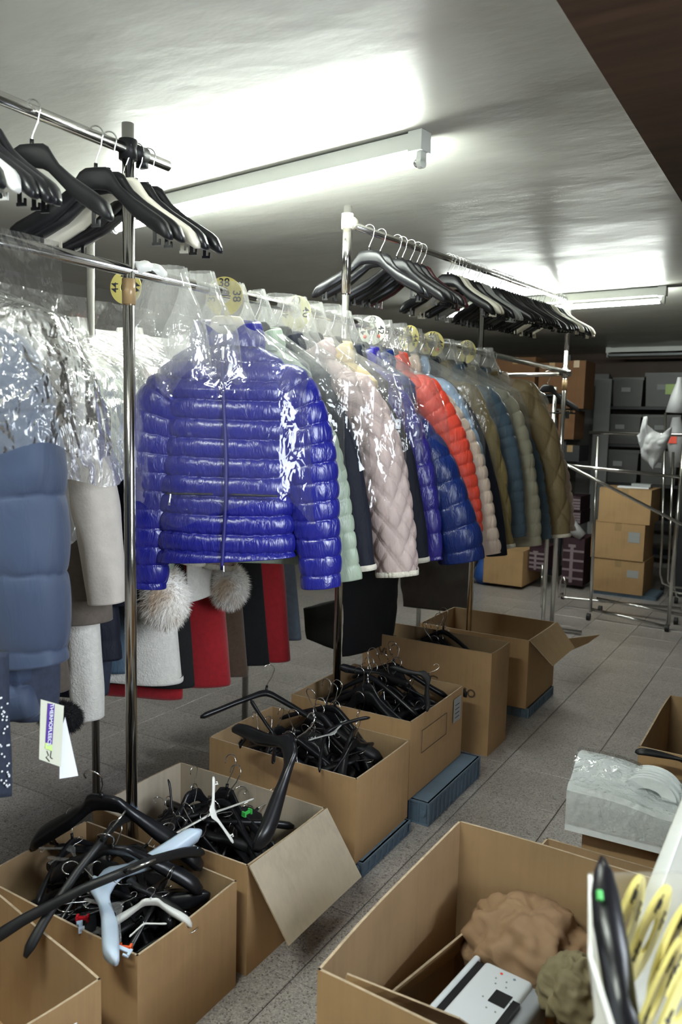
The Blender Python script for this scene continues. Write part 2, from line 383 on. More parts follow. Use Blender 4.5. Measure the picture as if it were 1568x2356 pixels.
# ------------------------------------------------------------------ ceiling lamps
def lamp(name, A, B, lit, label, tubes=1):
    A = np.array(A, float); B = np.array(B, float); L = np.linalg.norm(B-A); ang = math.atan2(B[1]-A[1], B[0]-A[0])
    r = empty(name, (A[0], A[1], 0), ang); tag(r, label, 'lamp', 'fluorescent ceiling fittings')
    z = HC
    box('housing', 0, L, -.024, .024, z-.052, z-.006, M['lamp_white'], r)
    box('mounting_rail', .1, L-.1, -.012, .012, z-.006, z, M['lamp_grey'], r)
    for s in (0, 1):
        x = 0 if s == 0 else L
        sg = 1 if s == 0 else -1
        box('end_cap', min(x, x+sg*.045)-.001, max(x, x+sg*.045)+.001, -.0255, .0255, z-.058, z-.001, M['lamp_white'], r)
        m = MB(); m.box(min(x+sg*.006, x+sg*.022), max(x+sg*.006, x+sg*.022), -.014, .014, z-.088, z-.058)
        m.tube([(x+sg*.006, 0, z-.088), (x+sg*.022, 0, z-.088)], .016, 14)
        m.build('tube_holder', M['lamp_white'], r)
    ys = [0] if tubes == 1 else [-.03, .03]
    for yy in ys:
        tube('fluorescent_tube', [(.03, yy, z-.084), (L-.03, yy, z-.084)], .0135, M['tube_lit'] if lit else M['tube_off'], r, 14)
        for s in (0, 1):
            x = .022 if s == 0 else L-.034
            tube('tube_end', [(x, yy, z-.084), (x+.012, yy, z-.084)], .0138, M['steel_wire'], r, 14)
    return r
zL = HC-.07
a = on(258, 520, 2, zL); b = on(978, 358, 2, zL)
lamp('ceiling_lamp', a, b, True, 'lit fluorescent ceiling lamp above the front end of the rack of jackets')
b2 = on(1532, 686, 2, zL); dr = nrm([b[0]-a[0], b[1]-a[1], 0])
lamp('ceiling_lamp', b2-dr*1.53*np.array([1, .6, 1]), b2, True, 'lit fluorescent ceiling lamp beyond the far end of the upper rail')
a3 = on(1394, 815, 2, zL)
l3 = lamp('ceiling_lamp', a3, a3+np.array([1.53, .02, 0]), False, 'unlit grey twin fluorescent ceiling lamp near the back wall', 2)
lamp('ceiling_lamp', (-1.45, .12, 0), (.08, .04, 0), True, 'lit twin fluorescent ceiling lamp above the photographer', 2)
c1 = on(978, 330, 2, HC)
for nm, p, q, lab in (('lamp_cable', b2+np.array([0, 0, .0]), b2+np.array([1.6, .1, 0]), 'thin dark cable along the ceiling from the far lit lamp'),):
    tag(tube(nm, [(p[0], p[1], HC-.004), (q[0], q[1], HC-.004)], .004, M['cable'], None, 6), lab, 'cable')

# ------------------------------------------------------------------ hangers
def bar_section(u, zt, zb, yc, th, n=10):
    zc = (zt+zb)/2; h = (zt-zb)/2; V = []
    for k in range(n):
        a = 2*math.pi*k/n+math.pi/n; c, s = math.cos(a), math.sin(a)
        V.append((u, yc+th/2*np.sign(c)*abs(c)**.6, zc+h*np.sign(s)*abs(s)**.6))
    return V
def loft(secs):
    n = len(secs[0]); V = [v for s in secs for v in s]
    Fs = [(i*n+k, (i+1)*n+k, (i+1)*n+(k+1) % n, i*n+(k+1) % n) for i in range(len(secs)-1) for k in range(n)]
    return V, Fs+[tuple(range(n)), tuple((len(secs)-1)*n+k for k in range(n-1, -1, -1))]
def hook_path(z0=-.068, r=.0195):
    P_ = [(0, 0, z0-.01), (0, 0, z0+.014), (.003, 0, z0+.022), (.014, 0, -.022)]
    for k in range(13):
        a = math.radians(-30+k*19.5); P_.append((r*math.cos(a), 0, .004+r*math.sin(a)))
    return P_
def make_hanger(kind='broad', mat=None, hookmat=None, name='coat_hanger'):
    r = empty(name); mat = mat or M['black_plastic']; hookmat = hookmat or M['steel_wire']
    U = np.linspace(-1, 1, 33)
    if kind in ('broad', 'broad_bar'):
        ku = [0, .030, .036, .06, .10, .15, .185, .198, .203]
        zt = [-.066, -.067, -.071, -.108, -.140, -.172, -.195, -.212, -.226]
        zb = [-.116, -.120, -.124, -.146, -.184, -.216, -.236, -.244, -.240]
        yc = [0, 0, 0, -.002, -.010, -.022, -.034, -.040, -.042]; th = [.016, .016, .017, .022, .032, .040, .042, .036, .020]
    elif kind == 'inner':
        ku = [0, .038, .050, .060, .085, .115, .130, .138, .142]
        zt = [-.060, -.062, -.078, -.130, -.182, -.205, -.222, -.230, -.236]
        zb = [-.118, -.124, -.128, -.160, -.212, -.235, -.245, -.246, -.244]
        yc = [0]*9; th = [.012, .012, .012, .016, .022, .024, .024, .020, .014]
    elif kind == 'slim':
        ku = [0, .020, .030, .06, .10, .15, .185, .198, .203]
        zt = [-.074, -.078, -.084, -.100, -.124, -.156, -.178, -.188, -.196]
        zb = [-.096, -.100, -.105, -.120, -.142, -.174, -.198, -.206, -.204]
        yc = [0, 0, 0, 0, -.004, -.010, -.018, -.022, -.024]; th = [.016, .016, .016, .016, .017, .019, .021, .018, .010]
    elif kind == 'flat':
        ku = [0, .024, .032, .06, .10, .15, .185, .198, .203]
        zt = [-.068, -.070, -.080, -.112, -.135, -.160, -.176, -.182, -.188]
        zb = [-.125, -.122, -.124, -.138, -.158, -.186, -.202, -.202, -.200]
        yc = [0]*9; th = [.008, .008, .008, .009, .009, .009, .009, .008, .005]
    secs = []
    for t in U:
        u = ku[-1]*t; a = abs(u)
        secs.append(bar_section(u, np.interp(a, ku, zt), np.interp(a, ku, zb), np.interp(a, ku, yc), np.interp(a, ku, th)))
    V, Fs = loft(secs); bd = mesh('shoulder_bar', V, Fs, mat, r)
    P_ = hook_path(); tube('hook', P_, .0017, hookmat, r, 6)
    tube('hook_socket', [(0, 0, -.075), (0, 0, -.058)], .0045, mat, r, 8)
    for s in (-1, 1):
        if kind in ('slim', 'inner'): continue
        y = np.interp(.16, ku, yc); zb_ = np.interp(.16, ku, zb)
        m = MB(); m.box(s*.155-.004, s*.155+.004, y-.0015, y+.0015, zb_-.020, zb_+.012)
        m.box(s*.155-.006, s*.155+.010*s if s > 0 else s*.155+.006, y-.002, y+.002, zb_-.026, zb_-.020) if s > 0 else m.box(s*.155-.012, s*.155+.006, y-.002, y+.002, zb_-.026, zb_-.020)
        m.box(s*.167-.002, s*.167+.002, y-.002, y+.002, zb_-.026, zb_-.012)
        m.build('skirt_notch', mat, r)
    if kind == 'broad_bar':
        tube('trouser_bar', [(-.19, -.03, -.25), (.19, -.03, -.25)], .005, mat, r, 8)
        for s in (-1, 1):
            m = MB(); m.box(s*.13-.012, s*.13+.012, -.042, -.018, -.285, -.235); m.build('clip', mat, r)
    return r
# prototypes (each is moved to its own place on first use)
PROTO = {}; USED = set()
def hanger(kind, matn, Mx, label, group=None):
    key = (kind, matn)
    if key not in PROTO: PROTO[key] = make_hanger(kind, M[matn])
    pr = PROTO[key]
    if key in USED: o = dup(pr)
    else: o = pr; USED.add(key)
    if 'group' in o: del o['group']
    o.matrix_world = Mx; tag(o, label, 'hanger', group); return o
def T(x, y, z, a=0, tilt=0, roll=0, s=1):
    return Matrix.Translation((x, y, z)) @ Matrix.Rotation(a, 4, 'Z') @ Matrix.Rotation(tilt, 4, 'X') @ Matrix.Rotation(roll, 4, 'Y') @ Matrix.Scale(s, 4)
def frame_px(neck, e1, e2, zn, z1, z2):
    """hanger lying with its neck and its two ends at the given heights"""
    N_ = on(*neck, 2, zn); A = on(*e1, 2, z1); B = on(*e2, 2, z2)
    x = nrm(B-A); s = np.linalg.norm(B-A)/.40; mid = (A+B)/2; z = N_-mid; z = z-x*(z@x); z = nrm(z); y = np.cross(z, x)
    o = mid+z*.235*s
    return Matrix([[x[0]*s, y[0]*s, z[0]*s, o[0]], [x[1]*s, y[1]*s, z[1]*s, o[1]], [x[2]*s, y[2]*s, z[2]*s, o[2]], [0, 0, 0, 1]])
D = math.radians
XRAIL = -1.475

# ------------------------------------------------------------------ racks
def coupler(mb, c, ax='Y', r=.018, l=.05):
    p = np.array(c, float); d = {'X': np.array([1, 0, 0]), 'Y': np.array([0, 1, 0]), 'Z': np.array([0, 0, 1])}[ax]*l/2
    mb.tube([p-d, p+d], r, 14)
rk = empty('garment_rack', (XRAIL, 1.43, 0)); tag(rk, 'long chrome garment rack carrying the row of puffer jackets', 'rack')
def ch(name, P_, r, m='chrome'):
    return tube(name, [np.array(p)-np.array([XRAIL, 1.43, 0]) for p in P_], r, M[m], rk, 16)
P1, P2, P3 = 1.425, 2.445, 5.215
ch('post', [(XRAIL, P1, .0), (XRAIL, P1, 2.045)], .0145); ch('post', [(XRAIL, P2, 0), (XRAIL, P2, 2.095)], .0145); ch('post', [(XRAIL, P3, 0), (XRAIL, P3, 2.17)], .0145)
ch('post', [(-1.98, 2.55, 0), (-1.98, 2.55, 1.68)], .0135); ch('post', [(-1.98, 1.755, 0), (-1.98, 1.755, 1.98)], .0125)
ch('post', [(XRAIL-.02, 3.78, 0), (XRAIL-.02, 3.78, 2.03)], .0135); ch('post', [(-1.56, 5.30, 0), (-1.56, 5.30, 1.62)], .0135)
ch('lower_rail', [(XRAIL, .35, 1.703), (XRAIL, P3+.03, 1.715)], .0145)
ch('upper_rail', [(XRAIL, .35, 1.985), (XRAIL, 1.56, 1.985)], .0135)
ch('upper_rail', [(XRAIL, P2+.01, 2.038), (XRAIL, P3, 2.165)], .0125)
ch('cross_bar', [(-2.05, P3+.03, 1.70), (XRAIL+.03, P3+.03, 1.70)], .0135)
ch('base_bar', [(XRAIL-.02, 3.4, .03), (XRAIL-.02, 5.2, .03)], .011)
def rk_mb(name, mb, m): 
    o = mb.build(name, M[m], rk, True); o.location = (-XRAIL, -1.43, 0); return o
m = MB(); coupler(m, (XRAIL, P1, 1.985), 'Z', .022, .045); coupler(m, (XRAIL, P1+.03, 1.985), 'Y', .02, .05); m.box(XRAIL-.01, XRAIL+.012, P1+.035, P1+.055, 1.955, 1.975)
rk_mb('clamp', m, 'black_satin')
for (y, z, mm) in ((P2, 2.045, 'cream_plastic'), (P3, 2.165, 'white_plastic')):
    m = MB(); coupler(m, (XRAIL, y, z), 'Z', .021, .05); coupler(m, (XRAIL, y+.022*(1 if y == P2 else -1), z), 'Y', .023, .03); rk_mb('joint', m, mm)
m = MB(); coupler(m, (XRAIL, P3, 1.71), 'Z', .022, .06); coupler(m, (XRAIL, P3, 1.71), 'X', .018, .07); rk_mb('joint', m, 'chrome')
m = MB(); coupler(m, (XRAIL, P1, 1.655), 'Z', .0165, .06); rk_mb('tape_wrap', m, 'tape')
m = MB(); coupler(m, (XRAIL, P3, 1.63), 'Z', .0165, .07); rk_mb('tape_wrap', m, 'tape')
m = MB(); coupler(m, (XRAIL, P1, .33), 'Z', .0155, .018); rk_mb('tape_wrap', m, 'crate_blue')
# sleeve of the telescoping post
ch('post_sleeve', [(XRAIL, P2, 1.80), (XRAIL, P2, 2.05)], .0165); ch('post_sleeve', [(XRAIL, P3, 1.85), (XRAIL, P3, 2.12)], .016)
for yy in (P1, P2, P3):
    m = MB(); m.tube([(XRAIL-.25, yy, .018), (XRAIL+.2, yy, .018)], .012, 10)
    if yy != P1: rk_mb('foot_bar', m, 'chrome')
rk2 = empty('garment_rack', (-2.05, 1.5, 0)); tag(rk2, 'chrome garment rack of coats standing behind the puffer jackets', 'rack')
def ch2(name, P_, r): return tube(name, [np.array(p)-np.array([-2.05, 1.5, 0]) for p in P_], r, M['chrome'], rk2, 12)
ch2('rail', [(-2.05, .6, 1.60), (-2.05, 4.4, 1.60)], .0125); ch2('post', [(-2.05, .95, 0), (-2.05, .95, 1.60)], .0135); ch2('post', [(-2.05, 4.35, 0), (-2.05, 4.35, 1.6)], .0135)
ch2('foot_plate', [(-1.98, 1.755, 0), (-1.98, 1.755, .008)], .045)

# hangers on the upper rails
hl = [(1.06, 'black_satin', 18, 'broad'), (1.155, 'black_satin', 22, 'broad'), (1.325, 'black_satin', 19, 'broad'), (1.365, 'black_satin', 22, 'broad'), (1.41, 'cream_plastic', 20, 'broad'), (1.452, 'black_plastic', 18, 'broad'), (1.49, 'black_plastic', 22, 'broad')]
hl = [(.92, 'black_satin', 16, 'broad_bar'), (.955, 'white_plastic', 14, 'broad'), (.985, 'black_plastic', 16, 'broad'), (1.015, 'black_plastic', 18, 'broad'), (1.045, 'black_plastic', 15, 'broad')]+hl[1:]
LL = {.955: 'white plastic hanger at the left edge of the upper rail', 1.155: 'broad black hanger hanging alone on the upper left rail', 1.325: 'broad black hanger first of the five beside the left post', 1.365: 'broad black hanger second of the five beside the left post',
      1.41: 'cream plastic hanger between black ones beside the left post', 1.452: 'glossy black hanger just behind the cream hanger on the left rail', 1.49: 'black hanger last before the clamp on the upper left rail'}
for y, mt, a_, k in hl:
    hanger(k, mt, T(XRAIL, y, 1.985, D(a_+random.uniform(-2, 2)), D(random.uniform(-2, 2))), LL.get(y, 'black plastic hanger crowded at the left edge of the upper rail'), None if y in LL else 'black hangers at the left edge')
def zr(y): return 2.038+(y-P2)/(P3-P2)*.127
hooks = [2.60, 2.69, 2.82, 2.865, 2.94, 3.0, 3.045, 3.31, 3.345, 3.39, 3.43, 3.47, 3.52, 3.60, 3.64, 3.68, 3.72, 3.86, 3.90, 3.94, 3.99, 4.03, 4.07, 4.11, 4.15, 4.19, 4.23, 4.27, 4.31, 4.35, 4.46, 4.50, 4.54, 4.60, 4.64, 4.68, 4.80, 4.84, 4.88, 4.95, 4.99, 5.04, 5.08]
spec = {0: ('black_plastic', 'large glossy black hanger nearest on the upper right rail'), 1: ('black_plastic', 'second glossy black hanger on the upper right rail'), 6: ('maroon_plastic', 'dark maroon hanger behind the first black ones'),
        14: ('grey_plastic', ''), 15: ('grey_plastic', ''), 16: ('grey_plastic', ''), 36: ('cream_plastic', 'cream hanger among the black ones near the far post'), 42: ('cream_plastic', 'last cream hanger beside the far rack post'), 41: ('cream_plastic', 'cream hanger next to last before the far rack post'),
        9: ('cream_plastic', 'cream hanger amid the middle bunch of black hangers'), 10: ('cream_plastic', 'second cream hanger amid the middle bunch')}
for k, y in enumerate(hooks):
    mt, lab = spec.get(k, ('black_plastic' if k % 3 else 'black_satin', ''))
    if not lab:
        if mt == 'grey_plastic': lab, g = 'grey plastic hanger in the pale bunch half way along the upper rail', 'grey hangers on the upper right rail'
        elif y < 3.2: lab, g = 'glossy black hanger in the near bunch on the upper right rail', 'near black hangers on the upper right rail'
        elif y < 3.6: lab, g = 'black hanger in the middle bunch on the upper right rail', 'middle black hangers on the upper right rail'
        else: lab, g = 'black hanger in the long far row on the upper right rail', 'far black hangers on the upper right rail'
    else: g = None
    hanger('broad', mt, T(XRAIL, y, zr(y), D(20+random.uniform(-4, 4)), D(random.uniform(-3, 3)), D(random.uniform(-2, 2))), lab, g)
hanger('broad_bar', 'black_satin', T(XRAIL-.12, P3+.03, 1.70, D(34)), 'black hanger with clip bar hanging alone beside the far post')

# ------------------------------------------------------------------ garments
def spow(x, e): return np.sign(x)*np.abs(x)**e
def quilt(kind, a_, z, pitch, amp, wob, seed):
    """a_: horizontal distance, z: vertical distance"""
    if kind == 'none': return amp*.35*np.sin(a_*28+seed+np.sin(z*6+seed))*(.3+.7*np.clip(-z*1.3, 0, 1))
    if kind == 'h':
        s = (z+wob*np.sin(a_*9+seed))/pitch+.35*0; w = np.abs(np.sin(math.pi*s))**.36
        cr = np.sin(a_*150+np.floor(s)*7+2.5*np.sin(a_*37+np.floor(s)*3))*(1-w)*.25
        return amp*(w+cr-.6)
    if kind == 'd':
        u = (a_+z*.8)/pitch+wob*5; v = (a_-z*.8)/pitch; w = (np.abs(np.sin(math.pi*u))*np.abs(np.sin(math.pi*v)))**.28
        return amp*(w-.6)
    if kind == 'dd':   # double stitched diamonds
        u = (a_+z*.8)/pitch; v = (a_-z*.8)/pitch
        g = lambda q: np.abs(np.sin(math.pi*q))**.38*(1-.45*np.exp(-((np.mod(q+.5, 1)-.5-.16)/.04)**2))
        return amp*(g(u)*g(v)-.6)
def grid_faces(nr, nc):
    i = np.arange(nr-1)[:, None]; k = np.arange(nc)[None, :]; k2 = (k+1) % nc
    return np.stack([i*nc+k, i*nc+k2, (i+1)*nc+k2, (i+1)*nc+k], -1).reshape(-1, 4)
def body_geo(zt, hem, wn, ws, wh, dch, dh, kind, pitch, amp, wob, seed, nz=110, nc=120, sh=.075, hemtilt=0):
    """zt: z of the neck opening, hem: z of hem"""
    vs = np.linspace(0, 1, nz); zz = zt+(hem-zt)*vs
    kz = [zt, zt-.012, zt-.042, zt-sh, zt-sh-.06, zt-sh-.2, hem]
    kw = [wn, wn*1.15, (wn+ws)*.55, ws, ws*1.0, ws*.98+.0, wh]
    kd = [.045, .05, .05, .055, dch, dch, dh]
    hw = np.interp(-zz, [-q for q in kz], kw); hd = np.interp(-zz, [-q for q in kz], kd)
    ph = np.linspace(0, 2*math.pi, nc, endpoint=False)
    X = hw[:, None]*spow(np.cos(ph), .75)[None]; Y = hd[:, None]*spow(np.sin(ph), .8)[None]; Z = np.repeat(zz[:, None], nc, 1)
    Z = Z+hemtilt*X*vs[:, None]
    fade = np.clip(vs/.10, 0, 1)[:, None]
    q = quilt(kind, X*1.0+.001*Y, Z-zt, pitch, amp, wob, seed)*fade
    lowf = .010*vn(np.stack([X*4, Y*3, Z*4+seed], -1))*np.clip(vs*2, 0, 1)[:, None]
    Y = Y+(q+lowf)*np.sign(np.sin(ph))[None]*np.clip(np.abs(np.sin(ph))*3, 0, 1)[None]; X = X+q*np.cos(ph)[None]*.8
    V = np.stack([X, Y, Z], -1).reshape(-1, 3); Fs = grid_faces(nz, nc)
    # closed-in hem: a lining ring turned up inside
    last = V[-nc:].copy(); c = last.mean(0); l1 = (last-c)*.93+c; l2 = l1.copy(); l2[:, 2] += .05; l3 = np.repeat((c+np.array([0, 0, .06]))[None], nc, 0)
    n0 = len(V); V = np.vstack([V, l1, l2, l3]); k = np.arange(nc); k2 = (k+1) % nc
    for r_ in range(3):
        a0 = n0-nc+r_*nc; Fs = np.vstack([Fs, np.stack([a0+k, a0+k2, a0+nc+k2, a0+nc+k], -1)])
    return V, Fs
def sleeve_geo(sh, cuff, side, r0, r1, kind, pitch, amp, wob, seed, ns=100, nc=40, flat=.62, y0=0, y1=0, bend=.035):
    A = np.array([sh[0]-.085, sh[1]-.035]); B = np.array(cuff); t = np.linspace(0, 1, ns)
    c1 = np.array([sh[0]+bend-.01, sh[1]-.06]); c2 = B+np.array([(A[0]-B[0])*.12, (A[1]-B[1])*.35])
    Pc = ((1-t)**3)[:, None]*A+(3*(1-t)**2*t)[:, None]*c1+(3*(1-t)*t**2)[:, None]*c2+(t**3)[:, None]*B
    Tn = np.gradient(Pc, axis=0); L = np.cumsum(np.linalg.norm(Tn, axis=1)); Tn /= np.linalg.norm(Tn, axis=1)[:, None]
    Nn = np.stack([-Tn[:, 1], Tn[:, 0]], -1); ph = np.linspace(0, 2*math.pi, nc, endpoint=False)
    rr = np.interp(t, [0, .12, .5, .9, 1], [r0*.55, r0*.92, (r0+r1)*.54, r1, r1*.93])
    ang = np.arctan2(np.sin(ph), np.cos(ph)*1.0)
    arc = ang[None]*rr[:, None]*1.1; q = quilt(kind, arc, -L[:, None]*np.ones((1, nc)), pitch, amp, wob, seed)
    lf = .006*vn(np.stack([np.cos(ph)[None]*1.5+0*L[:, None], np.sin(ph)[None]*1.5+seed+0*L[:, None], L[:, None]*9+0*ph[None]], -1))
    rad = rr[:, None]+(q+lf)
    U = Pc[:, 0][:, None]+Nn[:, 0][:, None]*rad*np.cos(ph)[None]; Z = Pc[:, 1][:, None]+Nn[:, 1][:, None]*rad*np.cos(ph)[None]
    Y = rad*flat*spow(np.sin(ph), .9)[None]+(y0+(y1-y0)*t)[:, None]
    V = np.stack([U*side, Y, Z], -1).reshape(-1, 3); Fs = grid_faces(ns, nc)
    last = V[-nc:].copy(); c = last.mean(0); l1 = (last-c)*.86+c; up = np.array([-Tn[-1, 0]*side, 0, -Tn[-1, 1]])*.03; l2 = l1+up; l3 = np.repeat((c+up*1.1)[None], nc, 0)
    n0 = len(V); V = np.vstack([V, l1, l2, l3]); k = np.arange(nc); k2 = (k+1) % nc
    for r_ in range(3):
        a0 = n0-nc+r_*nc; Fs = np.vstack([Fs, np.stack([a0+k, a0+k2, a0+nc+k2, a0+nc+k], -1)])
    return V, Fs, last, Tn[-1]
def ring_trim(name, loop, d, mat, parent, w=.012, side=1, k=1.0):
    c = loop.mean(0); dv = np.array([d[0]*side, 0, d[1]]); n = len(loop)
    g = lambda f: c+(loop-c)*(1+(f-1)*k)
    rows = [g(1.06)-dv*w, g(1.09)-dv*w*.3, g(1.07)+dv*w*.5, g(.9)+dv*w*.6, g(.85)-dv*w*.5]
    return mesh(name, np.vstack(rows), grid_faces(5, n), mat, parent)
def jacket(name, Y0, a_, mat, label, sh=(.2, -.225), cuff=(.34, -.83), hem=-.76, lcuff=None, lsh=None, kind='h', pitch=.05, amp=.008, wob=.003, r0=.075, r1=.055,
           ws=.205, wh=.235, dch=.062, dh=.055, trim=None, collar=True, X0=XRAIL, Z0=1.705, seed=0, res=1.0, skind=None, spitch=None, samp=None, flat=.62, cat='jacket',
           hanger_mat='black_satin', hanger_label=None, zt=-.135, left=True, hemtrim=False, sleeves=True, tilt=0, hemtilt=0, collar_h=.055, bend=.035, wn=.075):
    r = empty(name, (X0, Y0, Z0), D(a_)); r.rotation_euler = (D(tilt), 0, D(a_)); tag(r, label, cat)
    V, Fs = body_geo(zt, hem, wn, ws, wh, dch, dh, kind, pitch, amp, wob, seed, int(150*res), int(120*res), hemtilt=hemtilt)
    mesh('body', V, Fs, mat, r)
    if hemtrim: ring_trim('hem_trim', V[int(150*res)*int(120*res)-int(120*res):int(150*res)*int(120*res)], (0, -1), trim, r, k=.25)
    sk = skind or kind; sp = spitch or pitch; sa = samp if samp is not None else amp*.9
    if sleeves:
        for s in ((-1, 1) if left else (1,)):
            cu = cuff if s > 0 else (lcuff or cuff); shh = sh if s > 0 else (lsh or sh)
            V, Fs, loop, d = sleeve_geo(shh, cu, s, r0, r1, sk, sp, sa, wob, seed+s, int(170*res), int(56*res), flat, bend=bend)
            o = mesh('sleeve', V, Fs, mat, r)
            if trim: ring_trim('cuff_trim', loop, d, trim, o, .012, s)
    if collar:
        n = 60; ph = np.linspace(0, 2*math.pi, n, endpoint=False)
        gap = np.exp(-((ph-1.5*math.pi)/.45)**2)
        rows = []
        for (k_, z_, f_) in ((1.18, zt-.014, 0), (1.22, zt+.012, .3), (1.12, zt+collar_h*.55, .5), (1.06, zt+collar_h*.9, .8), (1.0, zt+collar_h, 1), (.93, zt+collar_h*.9, 1), (.9, zt, .4), (.8, zt-.03, 0)):
            puff = .004*np.sin(ph*9+seed)
            rows.append(np.stack([(wn*k_+puff)*np.cos(ph), (.055*k_+puff)*np.sin(ph)-.004, z_-gap*f_*.038-.010*f_*np.sin(ph)*-1], -1))
        mesh('collar', np.vstack(rows), grid_faces(len(rows), n), mat, r)
    if hanger_label:
        hanger('inner', hanger_mat, Matrix.Translation((X0, Y0, Z0)) @ Matrix.Rotation(D(a_), 4, 'Z'), hanger_label)
    return r
# plastic covers
def cover(Y0, a_, label, zb=-.55, w=.30, mat='film', X0=XRAIL, Z0=1.705, seed=0, top=.03, d=.10, nz=84, nc=110, amp=.006, wtop=.05, shz=-.20, yoff=0):
    r = empty('garment_cover', (X0, Y0, Z0), D(a_)); tag(r, label, 'cover')
    vs = np.linspace(0, 1, nz)**.9; ph = np.linspace(0, 2*math.pi, nc, endpoint=False)
    z = top+(zb-top)*vs
    hw = np.interp(-z, [-top, .03, .09, -shz, -shz+.12, -zb], [wtop*.6, wtop, wtop+.03, w*.80, w*.95, w]); hd = np.interp(-z, [-top, .02, .10, -shz, -zb], [.02, .03, .05, d*.8, d])
    C_, S_ = spow(np.cos(ph), .8), spow(np.sin(ph), .9)
    X = hw[:, None]*C_[None]; Y = hd[:, None]*S_[None]; Zz = z[:, None]*np.ones((1, nc))
    base = np.stack([X*1.0, Y*1.0, Zz*.6], -1)
    n1 = ridged(base*np.array([1, 1, .45]), 7, seed*3.1); n2 = ridged(base, 17, seed*5.3+2); n3 = vn(base, 4, seed+9)
    g = (np.clip(1-vs*2.0, 0, 1)**2)[:, None]
    fold = np.sin(ph*13+seed+4*n3)*.35+np.sin(ph*29+seed*2+3*n1)*.25
    disp = amp*(n1*.9+n2*.5)+.014*n3+g*fold*.009
    X = X+disp*np.cos(ph)[None]; Y = Y+disp*np.sin(ph)[None]
    dz = vs[:, None]**3*(.05*vn(np.stack([C_*1.4, S_*1.4, np.zeros(nc)+seed], -1), 1.6)[None]+.02*np.sin(ph*5+seed)[None])
    Zz = Zz+dz+.006*n1*g
    mesh('film_sheet', np.stack([X, Y+yoff, Zz], -1).reshape(-1, 3), grid_faces(nz, nc), M[mat], r)
    return r
def drape(name, Pfun, nu, nv, label, mat, seed, amp=.012, cat='cover'):
    u, v = np.meshgrid(np.linspace(0, 1, nu), np.linspace(0, 1, nv)); B = Pfun(u, v)
    n1 = ridged(B*np.array([1, 1, .6]), 10, seed); n2 = ridged(B, 25, seed+4); dsp = amp*(n1+.5*n2)+amp*1.2*vn(B, 4, seed)
    B = B+dsp[..., None]*np.array([.8, .6, .1])
    i = np.arange(nv-1)[:, None]; k = np.arange(nu-1)[None]
    Fs = np.stack([i*nu+k, i*nu+k+1, (i+1)*nu+k+1, (i+1)*nu+k], -1).reshape(-1, 4)
    o = mesh(name, B.reshape(-1, 3), Fs, M[mat]); return tag(o, label, cat)

def uz(px, Y0, a_, X0=XRAIL, Z0=1.705):
    u, z = plane_uz(px[0], px[1], X0, Y0, D(a_)); return (u, z-Z0)

# --- hero jacket
YB, AB = 1.80, 32
cb = uz((738, 1350), YB, AB); lb = uz((338, 1350), YB, AB); lb = (-lb[0], lb[1])
sb = uz((695, 850), YB, AB); ls = uz((352, 865), YB, AB); ls = (-ls[0], ls[1])
bj = jacket('down_jacket', YB, AB, M['cobalt'], 'bright cobalt blue glossy down jacket facing the camera at the front of the rail', sh=sb, lsh=ls, cuff=cb, lcuff=lb, hem=-.755,
            pitch=.054, amp=.014, samp=.009, wob=.003, r0=.086, r1=.060, wn=.088, collar_h=.06, ws=.185, wh=.205, dch=.075, dh=.07, seed=1, res=1.5, hanger_mat='cream_plastic',
            hanger_label='cream plastic hanger with faint lettering inside the cobalt blue jacket', hemtilt=.06, flat=.72)
zy = -.088
m = MB()
zs = np.linspace(-.16, -.775, 40); tube('zip_strip', [(.004+.006*math.sin(z*9), zy+.004, z) for z in zs], .0050, M['zip'], bj, 8)
m = MB(); m.tube([(.006, zy-.004, -.762), (.007, zy-.006, -.778)], .0025, 8); m.box(.004, .009, zy-.008, zy-.005, -.792, -.778); m.build('zip_puller', M['zip_metal'], bj)
m = MB(); m.box(-.004, .004, zy-.003, zy+.002, -.185, -.155); m.tube([(0, zy-.004, -.16), (0, zy-.006, -.19)], .002, 6); m.build('zip_puller', M['zip_metal'], bj)
for s in (-1, 1):
    tube('pocket_zip', [(s*x, zy-.003, -.560-.01*abs(x)) for x in np.linspace(.025, .155, 12)], .0035, M['lining'], bj, 6)
m = MB(); m.tube([(-.142, zy-.008, -.562), (-.145, zy-.010, -.585)], .0025, 6); m.box(-.148, -.142, zy-.011, zy-.009, -.594, -.583); m.build('zip_puller', M['zip_metal'], bj)
m = MB(); m.box(.048, .058, zy-.012, zy-.008, -.225, -.195, Matrix.Rotation(.15, 4, 'Y')); m.build('care_label', M['paper_white'], bj)
hl_ = text('lettering', 'MARK & LODY', .007, Matrix.Translation((0, -.0075, -.088)) @ Matrix.Rotation(math.pi/2, 4, 'X'), M['lamp_grey'], None)
hx = [o for o in COL.objects if o.get('label', '').startswith('cream plastic hanger with faint')][0]; hl_.parent = hx

